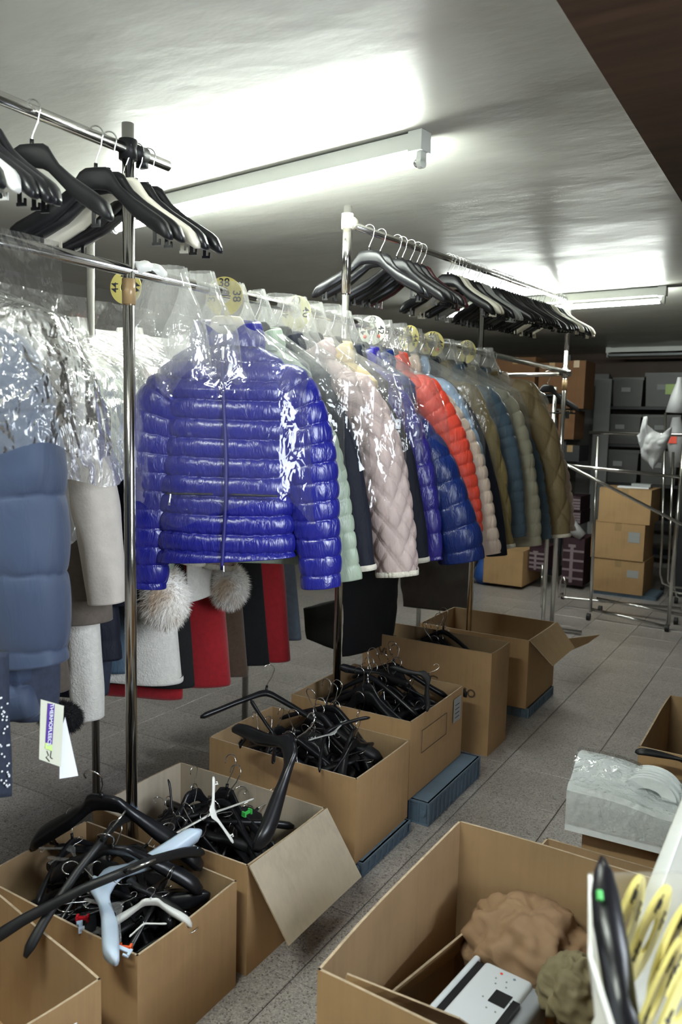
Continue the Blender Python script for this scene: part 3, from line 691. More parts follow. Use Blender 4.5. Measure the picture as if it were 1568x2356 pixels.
# --- the row behind it
ROW = [
 # Y, a, mat, label, shoulder px, cuff px, dict
 (1.925, 28, 'sage', 'sage green down jacket directly behind the cobalt blue one', (716, 862), (797, 1335), dict(pitch=.050, amp=.008, r0=.066, r1=.046, hem=-.78)),
 (2.04, 26, 'midnight', 'black cloth jacket with cream cuff piping left of the pink one', (765, 862), (826, 1308), dict(kind='d', pitch=.16, amp=.003, r0=.07, r1=.052, trim='piping')),
 (2.22, 24, 'pink', 'pale pink diamond quilted jacket with white cuff edge', (858, 862), (912, 1318), dict(kind='dd', res=1.9, pitch=.078, amp=.013, r0=.085, r1=.074, trim='piping', flat=.8, hem=-.74)),
 (2.34, 24, 'butter', 'pale butter yellow jacket edge between the pink and violet ones', (880, 880), (900, 1150), dict(kind='h', pitch=.06, amp=.004, r0=.05, r1=.03, hem=-.55, wh=.20)),
 (2.42, 24, 'midnight', 'navy padded coat with cream hem behind the pink jacket', (892, 900), (955, 1290), dict(kind='d', pitch=.16, amp=.003, r0=.07, r1=.050, trim='piping')),
 (2.53, 22, 'violet', 'shiny violet blue down jacket right of the pink one', (905, 862), (992, 1288), dict(pitch=.085, amp=.010, r0=.07, r1=.046, hem=-.74)),
 (2.64, 22, 'navy_gloss', 'glossy navy down coat with wide quilted bands', (952, 930), (1062, 1290), dict(pitch=.085, amp=.011, r0=.080, r1=.088, hem=-.83, flat=.75)),
 (2.76, 22, 'coral', 'coral red down jacket in the middle of the row', (1012, 872), (1083, 1225), dict(pitch=.046, amp=.009, r0=.082, r1=.05, hem=-.70)),
 (2.86, 22, 'cream_nylon', 'shiny cream down jacket right behind the coral one', (1045, 905), (1115, 1275), dict(pitch=.048, amp=.010, r0=.078, r1=.064, hem=-.76)),
 (2.95, 22, 'sky', 'pale sky blue down jacket showing above the cream one', (1050, 870), (1115, 1215), dict(pitch=.05, amp=.007, r0=.068, r1=.045, hem=-.7)),
 (3.05, 21, 'midnight', 'black jacket narrow between the sky blue and olive ones', (1085, 900), (1142, 1278), dict(kind='none', pitch=.1, amp=.004, r0=.055, r1=.046)),
 (3.16, 21, 'olive', 'olive quilted jacket with cream cuff edge', (1105, 880), (1157, 1258), dict(kind='d', res=1.2, pitch=.13, amp=.016, r0=.07, r1=.045, trim='piping')),
 (3.32, 20, 'slate', 'slate blue down jacket between the olive and stone ones', (1148, 890), (1178, 1235), dict(pitch=.048, amp=.008, r0=.078, r1=.064)),
 (3.45, 20, 'stone', 'stone grey down jacket with wide rounded cuff', (1178, 900), (1208, 1255), dict(pitch=.062, amp=.011, r0=.085, r1=.076)),
 (3.60, 20, 'slate', 'blue down jacket edge left of the khaki one', (1200, 930), (1245, 1240), dict(pitch=.05, amp=.010, r0=.06, r1=.05)),
 (3.76, 20, 'khaki', 'khaki jacket with large diamond quilting last under plastic', (1232, 880), (1283, 1232), dict(kind='d', res=1.2, pitch=.15, amp=.022, r0=.09, r1=.062, trim='piping', flat=.8)),
 (3.90, 20, 'cream_nylon', 'beige down jacket at the far end of the row', (1242, 900), (1298, 1222), dict(pitch=.055, amp=.012, r0=.075, r1=.055)),
]
for k, (y, a_, mt, lab, shp, cup, kw) in enumerate(ROW):
    kw = dict(kw); tr = kw.pop('trim', None)
    s_ = uz(shp, y, a_); c_ = uz(cup, y, a_)
    rr1 = kw.get('r1', .05)
    jacket('down_jacket' if 'down' in lab else 'quilted_jacket', y, a_, M[mt], lab, sh=(max(.15, s_[0]-.03), s_[1]), cuff=c_, ws=.17, wh=kw.pop('wh', .22), trim=M[tr] if tr else None, seed=k+2, res=kw.pop('res', .9),
           left=(k < 3), dch=.05, dh=.045, hanger_label='hanger inside the '+lab.split(' with ')[0].split(' directly')[0].split(' right ')[0].split(' in the')[0], hemtrim=bool(tr), **kw)
cov = [(1.80, AB, -.60, .285, 'film', 'cobalt blue jacket', .115), (1.93, 28, -.50, .27, 'film', 'sage green jacket', .07), (2.06, 26, -.52, .30, 'film', 'black jacket with cream piping', .08), (2.22, 24, -.62, .33, 'film', 'pink quilted jacket', .10),
       (2.42, 24, -.48, .29, 'film', 'navy padded coat', .07), (2.56, 22, -.42, .33, 'film', 'violet blue and navy jackets', .10), (2.95, 22, -.60, .33, 'film', 'sky blue jacket', .07),
       (3.12, 21, -.68, .33, 'film', 'olive quilted jacket', .08), (3.34, 20, -.64, .32, 'film', 'slate blue jacket', .08), (3.50, 20, -.62, .34, 'film', 'stone grey jacket', .08), (3.78, 20, -.66, .385, 'film', 'khaki diamond quilted jacket', .11)]
for k, (y, a_, zb, w, mt, lab, d_) in enumerate(cov):
    cover(y, a_, 'clear plastic cover over the '+lab, zb, w, mt, seed=k+1, d=d_, shz=-.19)
# loose film bunched along the rail between the covers
for k, y in enumerate((1.56, 1.68, 2.12, 2.32, 2.72, 2.84)):
    cover(y, 20, 'loose clear plastic '+['bunched on the rail beside the left post', 'bunched on the rail over the left shoulder of the cobalt jacket', 'bunched on the rail above the sage green jacket', 'bunched on the rail above the pink jacket', 'gathered on the rail above the navy down coat', 'gathered on the rail above the cream down jacket'][k], -.22-.03*(k % 3), .13, 'film', seed=k+40, top=.035, d=.05, nz=40, nc=70, wtop=.06, shz=-.12)
m = MB(); 
V, Fs = tube_geo([(XRAIL+.004*math.sin(t*9), 1.445+t*.09, 1.712+.010*math.sin(t*3.1)) for t in np.linspace(0, 1, 20)], [.0165+.0015*math.sin(t*17+1) for t in np.linspace(0, 1, 20)], 14)
tag(mesh('cloth_knot', V, Fs, M['white_plastic']), 'white cloth knotted round the lower rail by the left post', 'cloth')

# --- size discs
def size_disc(y, num, mt, dot, label, a_=12, rad=.054, z=1.70, X=XRAIL, zoff=-.004):
    r = empty('size_disc', (X, y, z+zoff)); r.rotation_euler = (0, 0, D(a_)); tag(r, label, 'size disc')
    n = 48; V = []; th = .0012
    a0 = D(-96+8); a1 = D(264-8)   # slot at the bottom
    for yy in (-th, th):
        for rr_ in (.019, rad):
            for k in range(n+1):
                a = a0+(a1-a0)*k/n; V.append((rr_*math.cos(a), yy, rr_*math.sin(a)))
    N = n+1; Fs = []
    for k in range(n):
        Fs += [(k, k+1, N+k+1, N+k), (2*N+k, 3*N+k, 3*N+k+1, 2*N+k+1), (N+k, N+k+1, 3*N+k+1, 3*N+k), (k, 2*N+k, 2*N+k+1, k+1)]
    Fs += [(0, N, 3*N, 2*N), (N-1, 3*N-1, 4*N-1, 2*N-1)]
    mesh('disc', V, Fs, M[mt], r, False)
    for q in (90, 0, 180):
        Mx = Matrix.Rotation(D(-(q-90)), 4, 'Y') @ Matrix.Translation((0, -.0018, .0365)) @ Matrix.Rotation(math.pi/2, 4, 'X')
        text('number', num, .033, Mx, M['ink'], r)
    if dot:
        for q in (-40, 220):
            tube('colour_dot', [(.036*math.cos(D(q)), -.0022, .036*math.sin(D(q))), (.036*math.cos(D(q)), -.0012, .036*math.sin(D(q)))], .007, M[dot], r, 14)
size_disc(1.785, '38', 'tag_yellow', None, 'yellow size disc numbered 38 above the cobalt blue jacket', 20)
size_disc(2.14, '40', 'tag_cream', None, 'yellow size disc numbered 40 under plastic', 5)
size_disc(2.64, '42', 'tag_white', 'dot_red', 'cream size disc numbered 42 with red dots', 5)
size_disc(2.95, '44', 'tag_yellow', 'dot_green', 'yellow size disc numbered 44 with a green dot', -18)
size_disc(3.17, '46', 'tag_yellow', 'dot_red', 'yellow size disc numbered 46 with a red dot', 5)
size_disc(3.55, '48', 'tag_yellow', None, 'yellow size disc numbered 48 at the end of the covers', -12)
size_disc(1.90, '44', 'tag_yellow', None, 'yellow size disc numbered 44 on the back rack left of the post', 20, z=1.775, X=-1.98)

# --- left end of the front rail: parka
cp = uz((66, 1520), .86, 30); sp_ = uz((95, 880), .86, 30)
pk = jacket('parka', .86, 30, M['parka'], 'large blue grey padded parka at the left edge of the rail', sh=(.20, -.21), cuff=cp, hem=-.93, pitch=.145, amp=.012, wob=.006, r0=.100, r1=.080, ws=.19, wh=.24, seed=31, res=1.0, left=False, flat=.8, hanger_label='hanger inside the large blue grey parka', bend=.02)
cover(.88, 30, 'crinkled clear plastic cover over the blue grey parka', -.42, .37, 'film_foil', seed=61, d=.135, amp=.014, shz=-.17)
jn = empty('denim_garment', (-1.31, .82, .65)); tag(jn, 'dark denim garment with small white studs at the left edge', 'garment')
dP = [on(-60, 1500, 0, -1.22), on(-60, 1835, 0, -1.22), on(26, 1828, 0, -1.22), on(22, 1500, 0, -1.22)]
def cloth_slab(name, pts, th, mat, parent, org, n=14, amp=.006, seed=0):
    pts = [np.array(p)-np.array(org) for p in pts]; u, v = np.meshgrid(np.linspace(0, 1, n), np.linspace(0, 1, n*2))
    G = pts[0]*((1-u)*(1-v))[..., None]+pts[1]*((1-u)*v)[..., None]+pts[2]*(u*v)[..., None]+pts[3]*(u*(1-v))[..., None]
    nn = nrm(np.cross(pts[3]-pts[0], pts[1]-pts[0])); w = amp*vn(G, 12, seed)[..., None]*nn
    prof = (np.sqrt(np.clip(1-(2*u-1)**2, 0, 1))*.5*th)[..., None]*nn
    A = (G+w+prof); B = (G+w-prof); nu, nv = n, n*2
    V = np.vstack([A.reshape(-1, 3), B.reshape(-1, 3)]); N = nu*nv; Fs = []
    for i in range(nv-1):
        for k in range(nu-1):
            a = i*nu+k; Fs.append((a, a+1, a+nu+1, a+nu)); Fs.append((N+a, N+a+nu, N+a+nu+1, N+a+1))
    for k in range(nu-1):
        a = (nv-1)*nu+k; Fs.append((a, a+1, N+a+1, N+a)); Fs.append((k+1, k, N+k, N+k+1))
    return mesh(name, V, Fs, mat, parent)
cloth_slab('leg_panel', dP, .03, M['denim'], jn, (-1.31, .82, .65), seed=3)
m = MB()
for k in range(34):
    q = on(random.uniform(0, 22), random.uniform(1600, 1815), 0, -1.20)-np.array([-1.31, .82, .65]); m.tube([q, q+np.array([.0015, -.0015, 0])], .0016, 6)
tag(m.build('studs', M['paper_white'], jn), kind='stuff')
nv_ = empty('navy_garment', (-1.33, .95, .8)); tag(nv_, 'dark navy garment hem just below the blue grey parka', 'garment')
cloth_slab('body', [on(10, 1480, 0, -1.30), on(24, 1660, 0, -1.30), on(128, 1645, 0, -1.30), on(140, 1480, 0, -1.30)], .06, M['denim'], nv_, (-1.33, .95, .8), seed=8)
tg = empty('swing_tag', on(120, 1690, 0, -1.17)); tag(tg, 'white and purple swing tag hanging below the parka', 'tag'); O = np.array(tg.location)
def qx(x, y, X_): return on(x, y, 0, X_)-O
def quadplate(name, pxs, X_, th, mat, parent):
    P_ = [qx(x, y, X_) for x, y in pxs]; n_ = nrm(np.cross(P_[1]-P_[0], P_[2]-P_[0])); V = P_+[p-n_*th for p in P_]
    return mesh(name, V, [(0, 1, 2, 3), (7, 6, 5, 4), (0, 4, 5, 1), (1, 5, 6, 2), (2, 6, 7, 3), (3, 7, 4, 0)], mat, parent, False)
quadplate('card', [(94, 1609), (90, 1747), (136, 1764), (142, 1690), (147, 1624)], -1.170, .001, M['tag_white'], tg) if False else None
quadplate('card', [(94, 1609), (90, 1747), (140, 1765), (147, 1624)], -1.170, .0008, M['tag_white'], tg)
quadplate('backing_card', [(138, 1690), (137, 1792), (180, 1785), (150, 1650)], -1.178, .0008, M['paper_white'], tg)
quadplate('purple_band', [(110, 1618), (105, 1708), (120, 1713), (126, 1621)], -1.1685, .0004, M['ink_purple'], tg)
quadplate('green_band', [(105, 1709), (104, 1722), (120, 1728), (120, 1714)], -1.1685, .0004, M['ink_green'], tg)
e_u = nrm(qx(110, 1708, -1.168)-qx(116, 1622, -1.168)); e_r = nrm(qx(126, 1622, -1.168)-qx(110, 1618, -1.168)); e_v = nrm(e_r-e_u*(e_r@e_u)); e_n = np.cross(e_u, e_v); c_ = qx(116, 1668, -1.1675)
text('lettering', 'THERMOFLEECE', .0108, Matrix([[e_u[0], e_v[0], e_n[0], c_[0]], [e_u[1], e_v[1], e_n[1], c_[1]], [e_u[2], e_v[2], e_n[2], c_[2]], [0, 0, 0, 1]]), M['paper_white'], tg)
m = MB()
for pts in (((108, 1728), (112, 1738), (106, 1742), (114, 1752)), ((118, 1728), (116, 1742), (121, 1746))):
    m.tube([qx(x, y, -1.1685) for x, y in pts], .0007, 5)
m.build('drawing', M['ink'], tg)

# draped film at the left end of the rail
def sheet_l(u, v):
    y = .45+(1.20-.45)*u; z = 1.725-.36*v; return np.stack([XRAIL+.022+.03*v+0*u, y, z], -1)
drape('plastic_sheet', sheet_l, 60, 40, 'clear plastic sheet folded over the rail at the left edge', 'film_sheet', 5, .002)

# --- coats of the back rack
X2, Z2 = -2.05, 1.60
def coat(px_edge, label, mat, w=.27, a_=20, kind='none', name='wool_coat', d=.055, X2_=X2, **kw):
    u = w+.01; Xp = X2_+u*math.cos(D(a_)); q = on(*px_edge, 0, Xp); y0 = q[1]-u*math.sin(D(a_)); hem = q[2]-Z2
    return jacket(name, y0, a_, mat, label, hem=hem, ws=.19, wh=w, dch=.055, dh=d, kind=kind, pitch=kw.pop('pitch', .1), amp=kw.pop('amp', .012), X0=X2_, Z0=Z2, sleeves=False, res=.6, seed=int(px_edge[0]), cat='coat', **kw)
coat((424, 1566), 'white boucle wool coat behind the left post', M['wool_white'], d=.075, trim=M['wool_white'], hemtrim=True)
coat((455, 1580), 'black wool coat between the white one and the red one', M['wool_black'])
coat((538, 1576), 'wide red wool coat hanging below the cobalt blue jacket', M['wool_red'], d=.075)
coat((577, 1556), 'brown wool coat between the red and black ones', M['wool_brown'])
coat((627, 1530), 'black wool coat between two red ones', M['wool_black'])
coat((674, 1520), 'second red wool coat further back in the dark', M['wool_red'])
coat((697, 1472), 'grey blue wool coat at the end of the back row', M['wool_grey'])
coat((425, 1608), 'red garment hem showing under the white coat', M['wool_red'], w=.20, d=.04)
coat((250, 1600), 'dark navy coat right of the white sleeve', M['denim'], w=.11)
coat((320, 1545), 'slate blue coat in two tones left of the white coat', M['slate'], w=.14)
coat((163, 1588), 'taupe wool coat left of the white sleeve', M['wool_taupe'])
# garments at the left seen past the post: sleeves
def coat_sleeve(shp, cup, label, mat, X0_, y0, a_=22, name='coat', **kw):
    s_ = uz(shp, y0, a_, X0_, Z2); c_ = uz(cup, y0, a_, X0_, Z2)
    return jacket(name, y0, a_, mat, label, sh=s_, cuff=c_, X0=X0_, Z0=Z2, left=False, res=.7, cat='coat', **kw)
coat_sleeve((178, 900), (248, 1385), 'cream wool coat sleeve lit by the lamp left of the post', M['wool_cream'], X2, 1.42, kind='none', amp=.004, r0=.07, r1=.058, hem=-1.0, seed=41, ws=.18, wh=.16, flat=.9)
coat_sleeve((120, 900), (205, 1430), 'taupe coat wrapped in plastic down to its cuff', M['wool_taupe'], X2, 1.50, kind='none', amp=.004, r0=.08, r1=.07, hem=-1.05, seed=42, ws=.18, wh=.16, flat=.9)
coat_sleeve((150, 1000), (204, 1650), 'long white coat sleeve hanging lowest at the left', M['wool_cream'] if False else M['wool_white'], X2, 1.56, kind='none', amp=.002, r0=.05, r1=.050, hem=-.9, seed=43, ws=.15, wh=.12, flat=.9)
coat_sleeve((240, 930), (285, 1390), 'black padded coat strip between the cream and pale blue sleeves', M['midnight'], X2, 1.64, kind='h', pitch=.1, amp=.005, r0=.07, r1=.055, hem=-1.0, seed=44)
coat_sleeve((262, 930), (305, 1350), 'pale blue padded coat sleeve just left of the post', M['sky'], X2, 1.72, kind='h', pitch=.12, amp=.005, r0=.055, r1=.05, hem=-.8, seed=45)
coat_sleeve((292, 900), (306, 1300), 'pale green down jacket sleeve touching the left post', M['sage'], X2+.12, 1.72, kind='h', pitch=.05, amp=.007, r0=.04, r1=.035, hem=-.75, seed=46, collar=False)
for k, (y, lab, zb) in enumerate(((1.54, 'taupe coat at the left', -.82), (1.42, 'cream wool coat at the left', -.60), (1.74, 'pale blue coat by the post', -.48), (1.98, 'coats behind the left post', -.40), (2.25, 'white boucle coat', -.40))):
    cover(y, 20, 'glaring plastic cover over the '+lab, zb, .33 if k > 0 else .29, 'film_glare', X0=X2, Z0=Z2+.02, seed=70+k, d=.10, amp=.013)
def sheet_c(u, v):
    y = 1.30+1.15*u; x = np.interp(v, [0, .1, .55, .8, 1], [-2.14, -2.06, -1.78, -1.69, -1.67])+.03*np.sin(u*9); z = np.interp(v, [0, .1, .55, .8, 1], [1.56, 1.635, 1.49, 1.36, 1.22])+.02*np.sin(u*23)*v-.05*v*np.sin(u*7+1)
    return np.stack([x, y, z], -1)
drape('garment_cover', sheet_c, 110, 60, 'brightly lit plastic film spread over the shoulders of the back row', 'film_lit', 25, .012)
def sheet_b(u, v):
    y = 1.25+1.25*u; z = 1.80-.30*v; return np.stack([-2.45+0*v, y, z], -1)
drape('plastic_sheet', sheet_b, 70, 30, 'clear plastic hanging behind the back rack at the left', 'film_sheet', 15, .012)
# black garments between post and boxes
def hangslab(name, pxs, X_, th, mat, label, seed=0, n=14, cat='garment'):
    P_ = [on(x, y, 0, X_) for x, y in pxs]; o = np.mean(P_, 0); r = empty(name, o); tag(r, label, cat); cloth_slab('panel', P_, th, mat, r, o, n, .012, seed); return r
hangslab('black_skirt', [(785, 1280), (778, 1500), (812, 1540), (905, 1475), (905, 1280)][:0] or [(782, 1280), (790, 1512), (903, 1470), (922, 1280)], -1.62, .07, M['wool_black'], 'black garment hanging low between the post and the boxes', 5)
hangslab('black_scarf', [(700, 1400), (706, 1470), (782, 1500), (782, 1380)], -1.95, .02, M['wool_black'], 'black flared hem left of the second post', 6)
hangslab('dark_coat', [(918, 1280), (925, 1395), (1085, 1412), (1092, 1280)], -2.0, .14, M['dark_cloth'], 'dark brown long coats hanging behind the boxes', 7)
hangslab('fleece_hem', [(425, 1290), (432, 1385), (492, 1360), (490, 1290)], -1.80, .05, M['wool_white'], 'cream fleece edge between the two spotted fur cuffs', 9)
# lynx fur cuffs
def fur_ball(px, X_, rx, rz, label, mat, hair=.022, n=5200, seed=0, ry=None):
    c = on(*px, 0, X_); r = empty('fur_cuff', c); tag(r, label, 'fur'); rs = np.random.RandomState(seed); ry = ry or rx*.8
    V = []; Fs = []
    nu, nv = 28, 18
    for j in range(nv+1):
        th = math.pi*j/nv
        for i in range(nu): ph = 2*math.pi*i/nu; V.append((rx*math.sin(th)*math.cos(ph), ry*math.sin(th)*math.sin(ph), rz*math.cos(th)))
    mesh('pelt', np.array(V), grid_faces(nv+1, nu), mat, r)
    d = rs.normal(size=(n, 3)); d /= np.linalg.norm(d, axis=1)[:, None]; base = d*np.array([rx, ry, rz])*.97
    dirn = d+np.array([0, 0, -.6])+rs.normal(size=(n, 3))*.25; dirn /= np.linalg.norm(dirn, axis=1)[:, None]
    t = np.cross(d, rs.normal(size=(n, 3))); t /= np.linalg.norm(t, axis=1)[:, None]; w = .0008
    tip = base+dirn*hair*(.6+.7*rs.rand(n))[:, None]
    VV = np.stack([base-t*w, base+t*w, tip], 1).reshape(-1, 3); FF = np.arange(n*3).reshape(n, 3)
    tag(mesh('hair', VV, FF, mat, r, False), kind='stuff'); return r
fur_ball((378, 1375), -1.72, .078, .100, 'white and tan spotted fur cuff above the white coat', M['fur'], seed=1)
fur_ball((526, 1348), -1.74, .066, .075, 'smaller spotted fur cuff below the hem of the cobalt jacket', M['fur'], seed=2)

fur_ball((128, 960), -1.70, .045, .16, 'dark brown fur collar under the plastic at the left', M['fur_dark'], .022, 5200, seed=4)
fur_ball((140, 1650), -1.60, .055, .035, 'black shaggy hem behind the swing tag', M['wool_black'], .014, 4200, seed=5)

# ------------------------------------------------------------------ boxes
def cbox(x0, x1, y0, y1, zb, zt, label, mats=None, skip=(), group=None, ang=0, name='cardboard_box', flaps=(), bulge=.004, seed=0, cat='box', flapmat=None):
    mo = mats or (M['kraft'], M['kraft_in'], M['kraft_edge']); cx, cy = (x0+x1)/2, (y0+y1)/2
    r = empty(name, (cx, cy, zb), ang); tag(r, label, cat, group); hx, hy, h = (x1-x0)/2, (y1-y0)/2, zt-zb
    c = [(-hx, -hy), (hx, -hy), (hx, hy), (-hx, hy)]; th = .005
    for k in range(4):
        a, b = c[k], c[(k+1) % 4]
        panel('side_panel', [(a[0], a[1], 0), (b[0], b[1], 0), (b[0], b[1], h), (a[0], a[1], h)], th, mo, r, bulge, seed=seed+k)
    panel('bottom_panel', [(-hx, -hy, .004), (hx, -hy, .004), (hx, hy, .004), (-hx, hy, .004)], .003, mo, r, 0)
    for fl_ in flaps:   # (edge k, length, fold angle from vertical-up outwards, trim)
        k, ln, an = fl_[:3]; a, b = np.array(c[k]+(0,)), np.array(c[(k+1) % 4]+(0,)); out = nrm(np.cross(b-a, [0, 0, 1])); e = nrm(b-a)
        o_ = out*math.sin(D(an))*ln+np.array([0, 0, math.cos(D(an))*ln]); ins = fl_[3] if len(fl_) > 3 else .01; off = fl_[4] if len(fl_) > 4 else 0
        A = a+np.array([0, 0, h])+out*.003; B_ = b+np.array([0, 0, h])+out*.003
        fm = flapmat or (M['kraft_in'], M['kraft'], M['kraft_edge'])
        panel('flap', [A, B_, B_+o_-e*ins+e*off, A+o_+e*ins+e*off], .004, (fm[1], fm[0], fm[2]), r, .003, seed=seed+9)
    return r
YA = 1.085
b1 = cbox(-1.625, -1.11, YA, 1.405, 0, .268, 'open cardboard box heaped with mixed hangers at the lower left', seed=1)
b2x = cbox(-1.645, -1.11, 1.445, 1.795, 0, .286, 'open grey cardboard box with a hanging flap and a white hanger on top', (M['kraft'], M['kraft_grey'], M['kraft_edge']), flaps=((1, .21, 152, .0, .03),), flapmat=(M['kraft_grey'], M['kraft'], M['kraft_edge']), seed=5)
b3 = cbox(-1.66, -1.10, 1.95, 2.30, .045, .312, 'open cardboard box full of tangled hangers, third from the front', seed=9)
b4 = cbox(-1.60, -1.115, 2.335, 2.79, .085, .36, 'open cardboard box with a shipping label, fourth from the front', seed=13)
b5 = cbox(-1.69, -1.09, 3.02, 3.235, .0, .435, 'tall narrow cardboard box with handwriting on its front', seed=17)
b6 = cbox(-1.65, -1.095, 3.52, 3.95, .05, .375, 'far cardboard box with a torn flap hanging outwards', seed=21, flaps=((1, .15, 140, .03, .02),))
o6 = np.array(b6.location); panel('flap', [on(1290, 1505, 2, .14)-o6, on(1296, 1470, 2, .22)-o6, on(1378, 1460, 2, .17)-o6, on(1350, 1480, 2, .14)-o6], .004, (M['kraft'], M['kraft_edge']), b6)
# labels, writing
def sticker(parent, P_, mat, name='paper_label'):
    P_ = [np.array(p, float) for p in P_]; n_ = nrm(np.cross(P_[1]-P_[0], P_[2]-P_[0])); V = [p+n_*.0012 for p in P_]+[p-n_*.0002 for p in P_]
    return mesh(name, V, [(0, 1, 2, 3), (7, 6, 5, 4), (0, 4, 5, 1), (1, 5, 6, 2), (2, 6, 7, 3), (3, 7, 4, 0)], mat, parent, False)
sticker(b4, [(.2495, .125, .16), (.2495, .19, .16), (.2495, .19, .25), (.2495, .125, .25)], M['paper_grey'])
for q in range(4): box('print_line', .2508, .2512, .135, .175, .175+q*.016, .178+q*.016, M['ink'], b4)
for (y0_, y1_, z0_, z1_) in ((-.15, .06, .22, .2215), (-.15, .06, .14, .1415), (-.15, -.1485, .14, .22), (.06, .0615, .14, .22)): box('print_line', .2493, .2503, y0_, y1_, z0_, z1_, M['ink'], b4)
text('handwriting', 'Vi -', .05, Matrix.Translation((-.18, -.1125, .36)) @ Matrix.Rotation(math.pi/2, 4, 'X'), M['marker'], b5, bold=0)
text('handwriting', 'Centro', .075, Matrix.Translation((.13, -.1125, .265)) @ Matrix.Rotation(math.pi/2, 4, 'X') @ Matrix.Rotation(-.06, 4, 'Z'), M['marker'], b5, bold=0)
# box at the lower left corner
c0 = on(232, 2252, 2, .30)
b0_ = cbox(c0[0]-.50, c0[0], c0[1]-.42, c0[1], 0, .30, 'cardboard box corner with a white label at the bottom left', seed=25, bulge=.01)
b0_.rotation_euler = (0, 0, D(-9)); b0_.location = (c0[0]-.25*math.cos(D(9))-.21*math.sin(D(9)), c0[1]-.21*math.cos(D(9))+.25*math.sin(D(9)), 0)
sticker(b0_, [(.264, -.16, .08), (.264, .15, .08), (.264, .15, .255), (.264, -.16, .255)], M['paper_white'])
# plastic crates the boxes stand on
def crate(x0, x1, y0, y1, h, label, z=0):
    r = empty('plastic_crate', (x0, y0, z)); tag(r, label, 'crate'); w, d = x1-x0, y1-y0; mm = M['crate_blue']
    box('base', 0, w, 0, d, 0, .006, mm, r)
    mb = MB(); t = .006
    for (a, b, c_, d_) in ((0, w, 0, t), (0, w, d-t, d), (0, t, 0, d), (w-t, w, 0, d)): mb.box(a, b, c_, d_, 0, h)
    mb.box(-.004, w+.004, -.004, d+.004, h-.008, h); mb.box(-.003, w+.003, -.003, d+.003, 0, .006)
    mb.build('walls', mm, r)
    nx = int(w/.035); ny = int(d/.035); mb = MB()
    for i in range(nx+1): x = i*w/nx; mb.box(x-.002, x+.002, -.005, 0, .004, h-.004); mb.box(x-.002, x+.002, d, d+.005, .004, h-.004)
    for i in range(ny+1): y = i*d/ny; mb.box(w, w+.005, y-.002, y+.002, .004, h-.004); mb.box(-.005, 0, y-.002, y+.002, .004, h-.004)
    tag(mb.build('ribs', mm, r), kind='stuff')
    mb = MB(); mb.tube([(w-.02, -.006, h*.5), (w-.02, -.001, h*.5)], min(.011, h*.35), 14); mb.build('corner_boss', mm, r)
crate(-1.62, -1.085, 1.975, 2.285, .045, 'blue grey plastic crate under the third box')
crate(-1.58, -1.05, 2.36, 2.82, .082, 'blue grey plastic crate under the fourth box')
crate(-1.60, -1.09, 3.54, 3.93, .048, 'blue grey plastic crate under the far box')

# ------------------------------------------------------------------ hangers in the boxes
def pile(x0, x1, y0, y1, z0, z1, n, kinds, label, group, up=.35, seed=0, sd=9):
    rs = random.Random(seed); cx_ = (x0+x1)/2
    for k in range(n):
        f = k/max(1, n-1); kd, mt = rs.choice(kinds); z = z0+(z1-z0)*f+rs.uniform(-.01, .01)
        y = rs.uniform(y0+.02, y1-.02); x = cx_+rs.uniform(-.03, .03)
        an = D(rs.uniform(-sd, sd))+(math.pi if rs.random() < .5 else 0)
        if rs.random() < up: tilt = D(rs.uniform(-22, 22)); z += .03; y = min(max(y, y0+.05), y1-.05)
        else: tilt = D(rs.choice([-1, 1])*rs.uniform(64, 92)); y = min(max(y, y0+.10), y1-.10)
        sc_ = 1.0
        if rs.random() < .34: an = D(90+rs.uniform(-22, 22)); sc_ = .74; x = rs.uniform(x0+.08, x1-.08); y = (y0+y1)/2+rs.uniform(-.02, .02)
        Rm = Matrix.Rotation(an, 4, 'Z') @ Matrix.Rotation(tilt, 4, 'X') @ Matrix.Rotation(D(rs.gauss(0, 5)), 4, 'Y') @ Matrix.Scale(sc_, 4)
        hanger(kd, mt, Matrix.Translation(Vector((x, y, z))-(Rm @ Vector((0, -.015, -.155)))) @ Rm, label, group)
K = [('broad', 'black_plastic'), ('broad', 'black_satin'), ('slim', 'black_plastic'), ('slim', 'black_plastic'), ('flat', 'black_plastic')]
pile(-1.60, -1.13, 1.10, 1.39, .05, .245, 40, K, 'black hanger lying in the heap of the front box', 'black hangers in the front box', .1, 1)
pile(-1.62, -1.13, 1.46, 1.78, .05, .235, 40, K, 'black hanger lying in the second box', 'black hangers in the second box', .15, 2)
pile(-1.64, -1.12, 1.97, 2.28, .10, .29, 48, K, 'black hanger standing in the tangle of the third box', 'black hangers in the third box', .62, 3)
pile(-1.58, -1.13, 2.36, 2.76, .14, .325, 44, K, 'black hanger in the fourth box', 'black hangers in the fourth box', .5, 4)
pile(-1.66, -1.11, 3.04, 3.22, .14, .36, 16, K, 'black hanger deep in the tall box', 'black hangers in the tall box', .6, 5)
H = lambda kd, mt, nk, e1, e2, zs_, lab: hanger(kd, mt, frame_px(nk, e1, e2, *zs_), lab)
H('slim', 'black_satin', (215, 2035), (-45, 2140), (440, 1940), (.42, .30, .32), 'long black hanger laid across the front box rim to the left edge')
H('slim', 'black_satin', (150, 2040), (22, 2200), (272, 1885), (.44, .27, .36), 'black hanger slanting steeply over the front edge of the front box')
H('broad', 'ice_plastic', (205, 2040), (262, 2245), (455, 1945), (.32, .25, .33), 'pale blue plastic hanger hanging over the edge of the front box')
H('broad', 'black_plastic', (300, 1925), (95, 1908), (475, 1952), (.31, .295, .30), 'glossy black hanger across the back of the front box under the rod')
H('broad', 'black_plastic', (300, 1960), (130, 1985), (470, 2010), (.38, .29, .29), 'black hanger under the pale blue one in the front box')
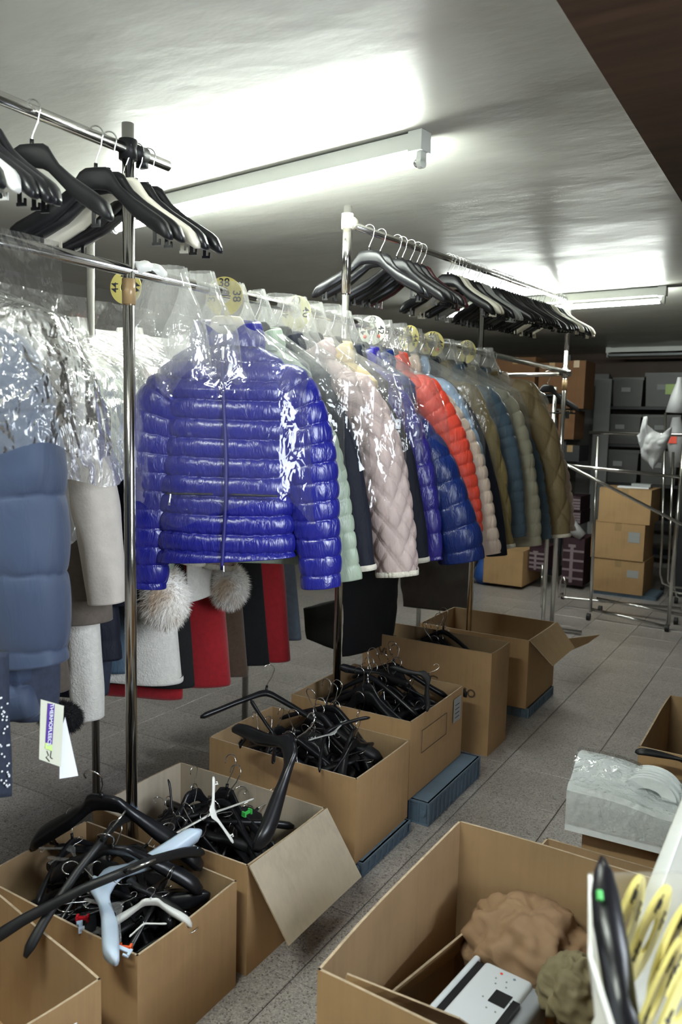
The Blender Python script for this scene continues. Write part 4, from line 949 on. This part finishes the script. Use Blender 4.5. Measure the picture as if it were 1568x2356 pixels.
H('broad', 'black_satin', (330, 2060), (300, 2000), (445, 2100), (.33, .28, .27), 'short black hanger turned at the right wall of the front box')
H('broad', 'white_plastic', (345, 2070), (245, 2120), (440, 2110), (.33, .27, .26), 'broad white hanger lying in the right part of the front box')
H('slim', 'white_plastic', (345, 2110), (300, 2165), (385, 2135), (.27, .26, .26), 'small white hanger with a round hook in the front box')
H('flat', 'white_plastic', (525, 1925), (500, 1785), (545, 1935), (.32, .44, .30), 'white hanger standing upright in the second box')
H('flat', 'white_plastic', (495, 1875), (405, 1920), (585, 1840), (.32, .30, .36), 'white hanger lying slanted behind the upright one')
H('slim', 'black_plastic', (380, 1830), (385, 1790), (345, 1900), (.36, .40, .28), 'black rod hanger poking up out of the second box')
H('broad', 'black_plastic', (640, 1850), (570, 1690), (625, 1965), (.36, .42, .27), 'glossy black hanger slung from the third box into the second')
H('slim', 'black_plastic', (690, 1690), (460, 1680), (740, 1700), (.37, .38, .36), 'black hanger sticking out left of the third box')
H('slim', 'black_plastic', (585, 1650), (560, 1615), (610, 1760), (.42, .46, .33), 'black hanger with looped end rising from the third box')
H('slim', 'black_plastic', (800, 1690), (860, 1650), (745, 1775), (.40, .44, .33), 'black hanger leaning up at the right of the third box')
H('flat', 'grey_plastic', (750, 1680), (790, 1655), (705, 1700), (.40, .42, .38), 'translucent grey hanger on top of the third box')
H('broad', 'black_satin', (930, 1560), (900, 1540), (985, 1640), (.45, .47, .36), 'black hanger peaking over the fourth box')
H('broad', 'black_satin', (860, 1560), (780, 1550), (935, 1590), (.44, .45, .42), 'black hanger lying across the back of the fourth box')
# clear clips and small odds in the front box
for k, (px, z, mt, lab) in enumerate((((190, 2115), .27, 'red_plastic', 'small red plastic clip in the front box'), ((218, 2150), .26, 'clear_plastic', 'clear plastic hanger piece with red label in the front box'), ((185, 2135), .265, 'ice_plastic', 'pale blue clip hanger at the front edge of the front box'), ((288, 2183), .255, 'orange', 'small orange clip at the right of the front box'), ((568, 1872), .34, 'green_clip', 'tiny green clip on a hook in the second box'))):
    c = on(*px, 2, z); s = .45
    m = MB(); Mx = Matrix.Translation(tuple(c)) @ Matrix.Rotation(.6+k, 4, 'Z'); m.box(-.03*s, .03*s, -.008*s, .008*s, 0, .012*s, Mx); m.box(-.03*s, -.02*s, -.014*s, .014*s, -.004, .02*s, Mx); m.box(.02*s, .03*s, -.014*s, .014*s, -.004, .02*s, Mx)
    tag(m.build('plastic_clip', M[mt]), lab, 'clip')
for k, (a, b) in enumerate((((80, 1960), (180, 2010)), ((95, 1985), (205, 2070)), ((180, 2080), (260, 2180)))):
    A = on(*a, 2, .30); B_ = on(*b, 2, .28)
    hanger('flat', 'clear_plastic', frame_px(((a[0]+b[0])/2+20, (a[1]+b[1])/2-25), a, b, .30, .30, .28), 'clear plastic hanger at the left in the front box', 'clear hangers in the front box')

# ------------------------------------------------------------------ right foreground
bb = cbox(-.648, -.13, 1.035, 1.63, 0, .455, 'large open cardboard box with a printer in it', seed=31, bulge=.006, flaps=())
fa = [on(785, 2257, 2, .45), on(1010, 2356, 2, .45)]
hxl = np.array([-.389, 1.3325-.018, 0])
panel('flap', [on(740, 2400, 2, .34)-hxl, on(1130, 2420, 2, .34)-hxl, on(1045, 2362, 2, .46)-hxl, on(785, 2257, 2, .46)-hxl], .004, (M['kraft'], M['kraft_in'], M['kraft_edge']), bb, 0)
# printer
A = on(1098, 2196, 2, .30); B_ = on(1262, 2272, 2, .30); C_ = on(800, 2385, 2, .30)
ex = nrm(B_-A); ey = nrm((C_-A)-ex*((C_-A)@ex)); wP = np.linalg.norm(B_-A); lP = .40
pr = empty('printer'); pr.matrix_world = Matrix([[ex[0], -ey[0], 0, A[0]], [ex[1], -ey[1], 0, A[1]], [0, 0, 1, .30], [0, 0, 0, 1]]); tag(pr, 'white and grey desktop printer lying in the large cardboard box', 'printer')
def rbox(name, x0, x1, y0, y1, z0, z1, mat, parent, bev=.008, seg=3):
    o = box(name, x0, x1, y0, y1, z0, z1, mat, parent); md = o.modifiers.new('bevel', 'BEVEL'); md.width = bev; md.segments = seg
    o.data.polygons.foreach_set('use_smooth', np.ones(len(o.data.polygons), bool)); return o
rbox('body', .0, wP, -lP, 0, -.20, -.010, M['printer_grey'], pr, .012, 4)
rbox('lid', .020, wP-.028, -lP+.002, -.002, -.03, .0, M['printer_white'], pr, .010, 4)
rbox('side_rim', -.006, .008, -lP, .002, -.06, -.001, M['printer_white'], pr, .006)
box('paper_slot', .006, .022, -lP+.02, -.012, -.035, -.004, M['screen'], pr)
box('output_slot', wP-.038, wP-.024, -lP+.02, -.075, -.034, .0008, M['screen'], pr)
box('screen', wP*.50, wP*.72, -.105, -.068, -.002, .0012, M['screen'], pr)
for k, (bx, by, mt) in enumerate(((.42, -.022, 'dot_red'), (.60, -.022, 'crate_blue'), (.40, -.040, 'lamp_grey'), (.54, -.038, 'lamp_grey'), (.44, -.054, 'lamp_grey'), (.58, -.052, 'lamp_grey'), (.42, -.100, 'lamp_grey'), (.54, -.122, 'lamp_grey'), (.66, -.122, 'lamp_grey'), (.74, -.085, 'lamp_grey'))):
    m = MB(); m.tube([(bx*wP, by, 0), (bx*wP, by, .0008)], .0028 if k < 2 else .0018, 12); m.build('button', M[mt], pr)
def crumple(name, px, z, r_, mat, label, seed, sx=1, sz=.8):
    c = on(*px, 2, z); nu, nv = 72, 48; th = np.linspace(0, math.pi, nv)[:, None]; ph = np.linspace(0, 2*math.pi, nu, endpoint=False)[None]
    d = np.stack([np.sin(th)*np.cos(ph), np.sin(th)*np.sin(ph), np.cos(th)+0*ph], -1)
    k = .95+.20*np.minimum(ridged(d, 1.6, seed), .55)+.17*np.minimum(ridged(d, 3.0, seed+5), .6)+.07*ridged(d, 6.5, seed+8)
    V = d*k[..., None]*np.array([r_*sx, r_, r_*sz])+c
    return tag(mesh(name, V.reshape(-1, 3), grid_faces(nv, nu), mat, None, False), label, 'paper')
crumple('packing_paper', (1215, 2185), .27, .105, M['kraft_paper'], 'large crumpled brown packing paper behind the printer', 1, 1.15, .8)
crumple('packing_paper', (1320, 2290), .30, .058, M['kraft_paper_green'], 'smaller olive brown packing paper right of the printer', 2, 1, 1.1)
tag(panel('cardboard_insert', [on(1045, 2200, 2, .10), on(900, 2330, 2, .10), on(850, 2320, 2, .28), on(1112, 2105, 2, .30)], .004, (M['kraft'], M['kraft_edge'])), 'inner cardboard insert along the left wall of the large box', 'cardboard')

# box just behind, boxes to the right
cbox(-.536, .05, 1.665, 1.955, 0, .30, 'low cardboard box between the large box and the polystyrene', seed=35)
cbox(-.462, .12, 2.02, 2.415, 0, .335, 'cardboard box under and behind the polystyrene block', seed=39)
b8 = cbox(-.412, .34, 2.46, 3.02, 0, .40, 'cardboard box of hangers at the right edge', seed=43)
hanger('broad', 'black_satin', frame_px((1540, 1745), (1468, 1712), (1600, 1800), .42, .45, .33), 'black hanger resting on the rim of the box at the right edge')
pile(-.38, .22, 2.49, 2.98, .08, .26, 8, K[:2], 'black hanger inside the box at the right edge', 'black hangers in the right edge box', .3, 6)
# polystyrene tray in film
def foam():
    P0 = np.array([-.492, 1.955]); L = .75; W_ = .17; r = empty('polystyrene_block', (P0[0], P0[1], .335)); r.rotation_euler = (0, 0, D(3)); tag(r, 'white polystyrene block wrapped in plastic at the right', 'packaging')
    n = 40; V = []; prof = []
    for i in range(n+1):
        x = L*i/n; dip = .045*math.exp(-((x-.24)/.085)**2)
        row = [(x, 0, 0), (x, .0, .105-dip*.4), (x, .012, .118-dip*.55), (x, .045, .120-dip), (x, .06, .128-dip), (x, .10, .150-dip), (x, .125, .158-dip), (x, W_, .150-dip*.8), (x, W_, 0)]
        V += row
    m_ = len(row); Fs = [(i*m_+k, (i+1)*m_+k, (i+1)*m_+(k+1) % m_, i*m_+(k+1) % m_) for i in range(n) for k in range(m_)]+[tuple(range(m_)), tuple(n*m_+k for k in range(m_-1, -1, -1))]
    mesh('foam_tray', V, Fs, M['foam'], r, False)
    V2 = []
    for i in range(n+1):
        x = L*i/n-.003; dip = .035*math.exp(-((x-.24)/.085)**2); wz = .003*math.sin(i*1.7)
        V2 += [(x, -.005, .02), (x, -.006, .07+wz), (x, -.005, .112-dip*.4), (x, .012, .125-dip*.5+wz), (x, .05, .134-dip+wz), (x, .10, .158-dip), (x, .125, .165-dip+wz), (x, W_+.004, .157-dip), (x, W_+.006, .10)]
    Fs = [(i*m_+k, (i+1)*m_+k, (i+1)*m_+k+1, i*m_+k+1) for i in range(n) for k in range(m_-1)]
    mesh('plastic_wrap', V2, Fs, M['film_wrap'], r)
    return r
foam()
cs = on(1495, 1822, 2, .44)
for k in range(7):
    nm = empty('folded_pad', (cs[0]+.004*(k % 2), cs[1]-.03+k*.013, .44)); tag(nm, 'white curved foam sheet in the wrapped stack on the polystyrene', 'packaging', 'curved foam sheets')
    t = np.linspace(0, math.pi, 18); Rr = .072-.002*abs(k-3)
    V = []; 
    for yy in (0, .009):
        for q in t: V.append((Rr*math.cos(q), yy, Rr*.72*math.sin(q))); 
        for q in t[::-1]: V.append((Rr*.5*math.cos(q), yy, Rr*.3*math.sin(q)))
    n = 36; mesh('sheet', V, [tuple(range(n)), tuple(range(2*n-1, n-1, -1))]+[(i, i+n, (i+1) % n+n, (i+1) % n) for i in range(n)], M['foam'], nm, False)

# table with a tray of size discs at the right
tb = empty('work_table', (-.155, .50, 0)); tag(tb, 'grey topped work table with a white edge at the lower right', 'table')
box('table_top', .010, .515, .0, 1.35, .715, .748, M['table_top'], tb); box('edge_band', 0, .0105, 0, 1.35, .712, .75, M['table_edge'], tb)
rbox('edge_lip', -.002, .016, -.002, 1.352, .744, .752, M['table_edge'], tb, .002)
for (x, y) in ((.19, .04), (.48, .04), (.19, 1.30), (.48, 1.30)): box('leg', x-.02, x+.02, y-.02, y+.02, 0, .715, M['shelf_black'], tb)
ty = empty('plastic_tray'); tag(ty, 'white plastic tray of size discs at the lower right corner', 'tray')
zt_, zb_ = .90, .753
TL = [on(1352, 2012, 2, zt_), on(1352, 2200, 2, zt_), on(1420, 2420, 2, zt_-.01)]
BL = [np.array([-.138, .80, zb_]), np.array([-.128, .70, zb_]), np.array([-.10, .56, zb_])]
def strip(name, T_, B_, th, mat, parent):
    m_ = MB()
    for k in range(len(T_)-1):
        P_ = [B_[k], B_[k+1], T_[k+1], T_[k]]; n_ = nrm(np.cross(P_[1]-P_[0], P_[3]-P_[0])); V = [p for p in P_]+[p-n_*th for p in P_]
        m_.add(V, [(0, 1, 2, 3), (7, 6, 5, 4), (0, 4, 5, 1), (1, 5, 6, 2), (2, 6, 7, 3), (3, 7, 4, 0)])
    return m_.build(name, mat, parent)
strip('side_wall', TL, BL, .004, M['white_plastic'], ty)
TB = [TL[0], on(1600, 2010, 2, zt_)]; strip('end_wall', TB, [BL[0], np.array([TB[1][0]-.01, .81, zb_])], .004, M['clear_plastic'], ty)
box('floor_panel', -.125, .12, .50, .80, zb_-.001, zb_+.004, M['white_plastic'], ty)
def vdisc(px, py, z, rad, a_, tilt, label, mt='tag_yellow'):
    c = on(px, py, 2, z); r = empty('size_disc', c); r.rotation_euler = (D(tilt), 0, D(a_)); tag(r, label, 'size disc')
    n = 40; V = []; th = .0016
    for yy in (-th, th):
        for rr_ in (rad*.36, rad):
            for k in range(n): a = 2*math.pi*k/n; V.append((rr_*math.cos(a), yy, rr_*math.sin(a)))
    Fs = []
    for k in range(n):
        k2 = (k+1) % n; Fs += [(k, k2, n+k2, n+k), (2*n+k, 3*n+k, 3*n+k2, 2*n+k2), (n+k, n+k2, 3*n+k2, 3*n+k), (k, 2*n+k, 2*n+k2, k2)]
    mesh('disc', V, Fs, M[mt], r, False)
    for q in (90, 0, 180):
        Mx = Matrix.Rotation(D(-(q-90)), 4, 'Y') @ Matrix.Translation((0, -.0022, rad*.68)) @ Matrix.Rotation(math.pi/2, 4, 'X'); text('number', '46' if mt == 'tag_yellow' else '42', rad*.45, Mx, M['ink'], r)
for k, (px, py, z, a_, ti) in enumerate(((1440, 2130, .85, 84, 6), (1490, 2150, .85, 80, 10), (1545, 2190, .85, 78, 8), (1510, 2290, .86, 82, 12), (1570, 2300, .86, 76, 10), (1590, 2180, .85, 74, 10))):
    vdisc(px, py, z, .052, a_, ti, ['leftmost yellow size disc standing in the white tray', 'second yellow size disc from the left in the tray', 'third yellow size disc from the left in the tray', 'nearest yellow size disc at the front of the tray', 'yellow size disc cut by the corner of the frame', 'yellow size disc cut by the right edge of the frame'][k])
kp = [(1385, 1975, .93, .003), (1388, 2010, .93, .009), (1392, 2060, .92, .013), (1400, 2130, .91, .014), (1415, 2210, .89, .014), (1428, 2300, .87, .013), (1440, 2380, .86, .012)]
bkc = empty('black_case', on(1400, 2130, 2, .9)); tag(bkc, 'black plastic sizer with green mark standing in the white tray', 'plastic piece')
tube('shell', [on(x, y, 2, z)-np.array(bkc.location) for x, y, z, r_ in kp], [r_ for *_, r_ in kp], M['black_plastic'], bkc, 14)
m = MB(); q0 = on(1378, 2050, 2, .935)-np.array(bkc.location); q1 = on(1380, 2072, 2, .93)-np.array(bkc.location); m.tube([q0, q1], .003, 8); m.build('green_mark', M['green_clip'], bkc)

# ------------------------------------------------------------------ background
def closed_box(x0, x1, y0, y1, z0, z1, label, mat='kraft', lab=None, name='cardboard_box', group=None):
    r = empty(name, (x0, y0, z0)); tag(r, label, 'box', group); w, d, h = x1-x0, y1-y0, z1-z0
    box('carton', 0, w, 0, d, 0, h, M[mat], r)
    m = MB(); m.box(.0, w, -.001, .0, h*.5-.001, h*.5+.001) if False else m.box(w*.5-.025, w*.5+.025, -.001, d+.001, h-.0005, h+.001); m.box(w*.5-.025, w*.5+.025, -.0012, 0, h-.06, h)
    m.build('tape', M['tape'], r)
    if lab: box('paper_label', w*lab[0], w*lab[0]+lab[2], -.002, 0, h*lab[1], h*lab[1]+lab[3], M['paper_grey'], r)
    return r
SX, SY = -1.56, 6.62
crate(SX+.02, SX+.50, SY+.02, SY+.36, .03, 'grey plastic crate under the stack of three cartons')
closed_box(SX, SX+.40, SY, SY+.42, .032, .305, 'bottom carton of the stack behind the wheeled rack', lab=(.68, .50, .09, .06))
closed_box(SX-.02, SX+.39, SY-.01, SY+.40, .308, .60, 'middle carton with a white label in the stack of three', lab=(.70, .50, .09, .085))
closed_box(SX+.02, SX+.42, SY, SY+.40, .603, .88, 'top carton of the stack of three with papers on it')
m = MB(); m.box(0, .24, 0, .12, 0, .012, Matrix.Translation((SX+.14, SY+.08, .882)) @ Matrix.Rotation(.1, 4, 'Z')); tag(m.build('papers', M['paper_white']), 'white papers lying on the top carton of the stack', 'papers')
m = MB(); m.box(0, .15, 0, .10, 0, .03, Matrix.Translation((SX+.22, SY+.22, .882))); tag(m.build('papers', M['paper_grey']), 'small pale box lying behind the papers on the carton', 'box')
# wheeled chrome rack
YR = 5.72
wr = empty('wheeled_rack', (-1.05, YR, 0)); tag(wr, 'empty chrome rack on black castors at the right', 'rack'); OW = np.array([-1.05, YR, 0])
def cw(name, P_, r_, par=None, n=10): return tube(name, [np.array(p)-OW for p in P_], r_, M['chrome'], par or wr, n)
xa = on(1385, 1003, 1, YR)[0]-.03; xb = on(1560, 1100, 1, YR)[0]
cw('post', [(xa+.02, YR, .05), (xa-.0, YR, 1.30)], .011); cw('post', [(xb, YR, .03), (xb+.02, YR, 1.36)], .014)
cw('top_rail', [(on(1355, 995, 1, YR)[0], YR, 1.325), (.1, YR, 1.325)], .0125)
cw('middle_rail', [(on(1298, 1068, 1, YR-.25)[0], YR-.25, 1.10), (on(1565, 1097, 1, YR)[0], YR, 1.045)], .0125)
cw('base_rail', [(xa+.02, YR, .07), (xb, YR, .02)], .011); cw('base_rail', [(xa+.0, YR+.25, .10), (xb+.1, YR+.25, .06)], .011)
pd = [on(1296, 1066, 1, YR-.3), on(1420, 1130, 1, YR-.05), on(1568, 1207, 1, YR-.1)]
tube('brace', [p-OW for p in pd], .012, M['chrome'], wr, 6)
def castor(c, par):
    m = MB(); m.tube([(c[0]-.012, c[1], c[2]+.024), (c[0]+.012, c[1], c[2]+.024)], .026, 16); m.build('castor', M['rubber'], par)
for q in ((xa+.02, YR-.05, 0), (xa+.03, YR+.25, 0), (xb, YR-.05, 0), (xb+.02, YR+.2, 0)): castor(np.array(q)-OW, wr)
# folded rack with bent feet (left of the castor rack) and racks at the right edge
fr = empty('folded_rack', (-1.7, 5.9, 0)); tag(fr, 'chrome rack with curved feet behind the castor rack', 'rack'); OF = np.array([-1.7, 5.9, 0])
u0 = [on(1278, 1235, 1, 6.0), on(1281, 1340, 1, 6.0), on(1285, 1365, 1, 6.0), on(1298, 1375, 1, 6.0), on(1380, 1383, 1, 6.0), on(1565, 1400, 1, 6.0)]
tube('frame', [p-OF for p in u0], .010, M['chrome'], fr, 8)
tube('foot', [p-OF for p in [on(1285, 1375, 1, 5.9), on(1288, 1335, 1, 5.9), on(1296, 1328, 1, 5.9), on(1300, 1345, 1, 5.9), on(1297, 1372, 1, 5.9)]], .008, M['chrome'], fr, 8)
castor(on(1294, 1378, 2, .0)-OF-np.array([0, 0, 0]), fr)
tube('post', [on(1247, 1300, 1, 5.6)-OF, on(1245, 1398, 1, 5.6)-OF], .009, M['chrome'], fr, 8)
for k in range(3):
    rr_ = empty('folded_rack', (-.9+.05*k, 6.3+.12*k, 0)); tag(rr_, ['chrome rack frame standing left of the white bag', 'chrome rack frame just right of the white bag', 'chrome rack frame cut by the right edge'][k], 'rack'); OO = np.array(rr_.location)
    xs = (1530, 1548, 1562)[k]; yb = (1350, 1365, 1380)[k]; Yk = 6.3+.12*k
    pts = [on(xs, (950, 1040, 1150)[k], 1, Yk), on(xs-8, 1250, 1, Yk), on(xs-12, yb-30, 1, Yk), on(xs-6, yb-8, 1, Yk), on(xs+14, yb, 1, Yk), on(xs+60, yb+4, 1, Yk)]
    tube('frame', [p-OO for p in pts], .009, M['chrome'], rr_, 8); castor(on(xs-8, yb+8, 2, 0)-OO, rr_)
# shelving with grey storage boxes
ZS = 8.5
sh = empty('shelving_unit', (-2.0, ZS, 0)); tag(sh, 'black metal shelving unit against the far wall', 'shelving'); OS = np.array([-2.0, ZS, 0])
def sx(px): return on(px, 1000, 1, ZS)[0]
def sz(py): return on(1450, py, 1, ZS)[2]
xs0 = sx(1374); xs1 = sx(1640)
for x in (xs0, xs1):
    for y in (0, .45): box('post', x+2.0-.035, x+2.0+.035, y-.02, y+.02, 0, sz(927), M['shelf_black'], sh)
levels = [sz(935), sz(1022), sz(1112), .45, .1]
for z in levels: box('shelf_board', xs0+2.0, xs1+2.0, 0, .47, z-.03, z, M['shelf_black'], sh)
def bin_(x0, x1, z0, z1, label, flat=None):
    r = empty('storage_box', ((x0+x1)/2, ZS+.02, z0)); tag(r, label, 'storage box'); w = (x1-x0)/2; h = z1-z0
    m = MB(); V = [(-w*.94, .01, 0), (w*.94, .01, 0), (w*.94, .38, 0), (-w*.94, .38, 0), (-w, 0, h*.9), (w, 0, h*.9), (w, .4, h*.9), (-w, .4, h*.9)]
    m.add(V, [(3, 2, 1, 0), (4, 5, 6, 7), (0, 1, 5, 4), (1, 2, 6, 5), (2, 3, 7, 6), (3, 0, 4, 7)]); m.build('tub', M['bin_grey'], r)
    box('lid', -w-.01, w+.01, -.01, .41, h*.9, h, M['paper_grey'] if flat else M['bin_grey'], r)
    box('paper_label', -.06, .03, -.008, -.001, h*.5, h*.65, M['paper_grey'], r)
xm = sx(1475); zt0 = sz(868)
bin_(sx(1402), sx(1470), levels[0]+.002, zt0, 'grey storage box on the top shelf at the left')
bin_(sx(1476), sx(1560), levels[0]+.002, sz(858), 'grey storage box with a yellow picture on the top shelf')
box('picture', .02, .12, -.012, -.004, .12, .22, M['ink_green'], [o for o in COL.objects if o.name == 'storage_box.001'][0]) if 'storage_box.001' in bpy.data.objects else None
bin_(sx(1384), sx(1470), levels[1]+.002, levels[0]-.08, 'grey storage box on the second shelf at the left')
bin_(sx(1476), sx(1560), levels[1]+.002, levels[0]-.08, 'grey storage box on the second shelf behind the bag')
bin_(sx(1384), sx(1470), levels[2]+.002, levels[1]-.06, 'grey storage box on the third shelf at the left')
bin_(sx(1476), sx(1560), levels[2]+.002, levels[1]-.06, 'grey storage box on the third shelf at the right')
tag(box('wall_partition', sx(1300)-.0, sx(1366), ZS+.5, ZS+.6, 0, 1.95, M['wall_light']), kind='structure')
tag(box('pale_board', sx(1366), sx(1402), ZS-.06, ZS-.03, 0, sz(872), M['paper_grey']), 'pale board standing left of the storage boxes', 'board')
# white carrier bags
def bag(c, w, h, label, seed):
    r = empty('carrier_bag', c); tag(r, label, 'bag'); nu, nv = 56, 34
    u = np.linspace(-1, 1, nu); top = np.interp(u, [-1, -.80, -.72, -.50, -.42, .0, .35, .70, 1], [-.30, -.22, .16, .18, -.02, -.20, -.26, -.14, -.04])*h
    bot = np.interp(u, [-1, -.8, -.3, .05, .5, 1], [-.42, -.85, -.99, -1.12, -.80, -.30])*h
    v = np.linspace(0, 1, nv)[:, None]; Z = top[None]+(bot-top)[None]*v; X = u[None]*w/2*(1-.12*v); th = .035*np.sqrt(np.clip(1-u**2, 0, 1))[None]*np.sin(np.pi*np.clip(v, .02, 1))**.6+.0015
    V = []
    for s in (-1, 1):
        Pp = np.stack([X, s*th, Z], -1); Pp = Pp+(.016*ridged(Pp, 9, seed)+.006*ridged(Pp, 24, seed))[..., None]*np.array([.3, 1, .2]); V.append(Pp.reshape(-1, 3))
    i = np.arange(nv-1)[:, None]; k = np.arange(nu-1)[None]; A = np.stack([i*nu+k, i*nu+k+1, (i+1)*nu+k+1, (i+1)*nu+k], -1).reshape(-1, 4)
    mesh('bag_body', np.vstack(V), np.vstack([A[:, ::-1], A+nu*nv]), M['bag_white'], r); return r
cb_ = on(1506, 975, 1, 5.6); bag(cb_, .22, .27, 'white plastic carrier bag hanging over the chrome rail', 3)
tag(mesh('plastic_sheet', *(lambda q: (q[0], q[1]))(tube_geo([on(1563, 868, 1, 6.0), on(1562, 880, 1, 6.0), on(1560, 910, 1, 6.0), on(1556, 950, 1, 6.0)], [.015, .02, .05, .075], 18)), M['bag_white']), 'white gathered plastic bag hanging at the right edge', 'bag')
tag(mesh('paper_bag', *(lambda q: (q[0], q[1]))(tube_geo([on(1555, 960, 1, 6.6), on(1556, 1010, 1, 6.6), on(1556, 1075, 1, 6.6)], [.03, .07, .05], 14)), M['bag_white']), 'white bag with red print at the right edge', 'bag')
box('red_print', -.03, .03, -.075, -.068, -.05, .02, M['dot_red'], None); bpy.data.objects['red_print'].location = on(1550, 1005, 1, 6.6); bpy.data.objects['red_print'].parent = bpy.data.objects['paper_bag']
# dark clutter right: black case/luggage
tag(box('black_cabinet', -.98, -.45, 6.95, 7.4, 0, 1.2, M['shelf_black']), 'black cabinet in the dark behind the folded racks', 'cabinet')
# left far shelving with cartons
fs = empty('shelving_unit', (-3.0, 7.2, 0)); tag(fs, 'dark shelving with cartons beyond the end of the rack', 'shelving')
for z in [.02]+[on(1290, y_, 1, 7.16)[2]-.001 for y_ in (1205, 1060, 1012, 940, 905)]: box('shelf_board', -.6, 1.0, 0, .5, z-.02, z, M['shelf_black'], fs)
for x in (-.6, .985): box('post', x-.02, x+.02, 0, .04, 0, 2.0, M['shelf_black'], fs)
def q(x, y): return on(x, y, 1, 7.2)
for k, (xa_, xb_, ya, yb, mt, lab) in enumerate(((1140, 1235, 822, 905, 'kraft_shaded', 'brown carton under the ceiling beyond the rack end'), (1240, 1302, 835, 905, 'kraft_shaded', 'brown carton beside the far post under the ceiling'), (1302, 1350, 830, 940, 'kraft_shaded', 'printed brown carton right of the far post'),
        (1225, 1280, 930, 1015, 'kraft_shaded', 'orange brown carton on the shelf behind the clip hanger'), (1285, 1325, 945, 1010, 'kraft_shaded', 'narrow brown carton on the shelf right of the far post'), (1290, 1335, 1025, 1060, 'shelf_black', 'flat dark box on the shelf above the striped ones'))):
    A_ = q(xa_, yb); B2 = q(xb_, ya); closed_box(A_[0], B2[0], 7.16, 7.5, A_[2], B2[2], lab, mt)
def striped(x0, x1, y0, y1, Yp, label):
    A_ = on(x0, y1, 1, Yp); B2 = on(x1, y0, 1, Yp); r = empty('shoe_box', (A_[0], Yp, A_[2])); tag(r, label, 'box'); w = B2[0]-A_[0]; h = B2[2]-A_[2]
    box('carton', 0, w, 0, .35, 0, h, M['plum'], r)
    m = MB()
    for z in (.12, .30, .50, .70): m.box(w*.0, w, -.002, 0, h*z, h*z+.018)
    m.build('stripe', M['stripe'], r); m = MB(); m.box(w*.35, w*.50, -.004, -.001, h*.05, h*.80); m.box(w*.25, w*.6, -.004, -.001, h*.8, h*.86); m.build('emblem', M['stripe'], r)
striped(1292, 1335, 1143, 1174, 7.16, 'plum box with white stripes, upper one by the far post'); striped(1292, 1335, 1176, 1204, 7.16, 'plum box with white stripes below the upper one')
striped(1290, 1345, 1240, 1343, 6.7, 'large plum box with white stripes on the floor'); striped(1215, 1252, 1262, 1312, 6.5, 'dark box with pale stripes under the jackets')
tag(mesh('white_bag', *(lambda q_: (q_[0], q_[1]))(tube_geo([on(1290, 1225, 1, 6.72), on(1315, 1212, 1, 6.72), on(1340, 1235, 1, 6.72)], [.03, .07, .04], 12)), M['bag_white']), 'white bag lying on the large striped box', 'bag')
cA = on(1120, 1335, 2, .03); closed_box(cA[0], cA[0]+.34, cA[1]-.1, cA[1]+.4, .03, .33, 'carton on the floor under the far jackets')
tag(mesh('blue_bag', *(lambda q_: (q_[0], q_[1]))(tube_geo([on(1112, 1285, 2, .30)*0+on(1112, 1342, 2, 0)+np.array([0, 0, z_]) for z_ in (.0, .05, .12, .2, .24)], [.05, .09, .08, .05, .015], 14)), M['blue_bag']), 'bright blue bag on the floor beside the carton', 'bag')
cD = on(1060, 1420, 2, 0); tag(box('brown_board', cD[0]-.32, cD[0]+.02, cD[1]+.1, cD[1]+.16, 0, .55, M['kraft_in']), 'brown board standing behind the far box', 'board')
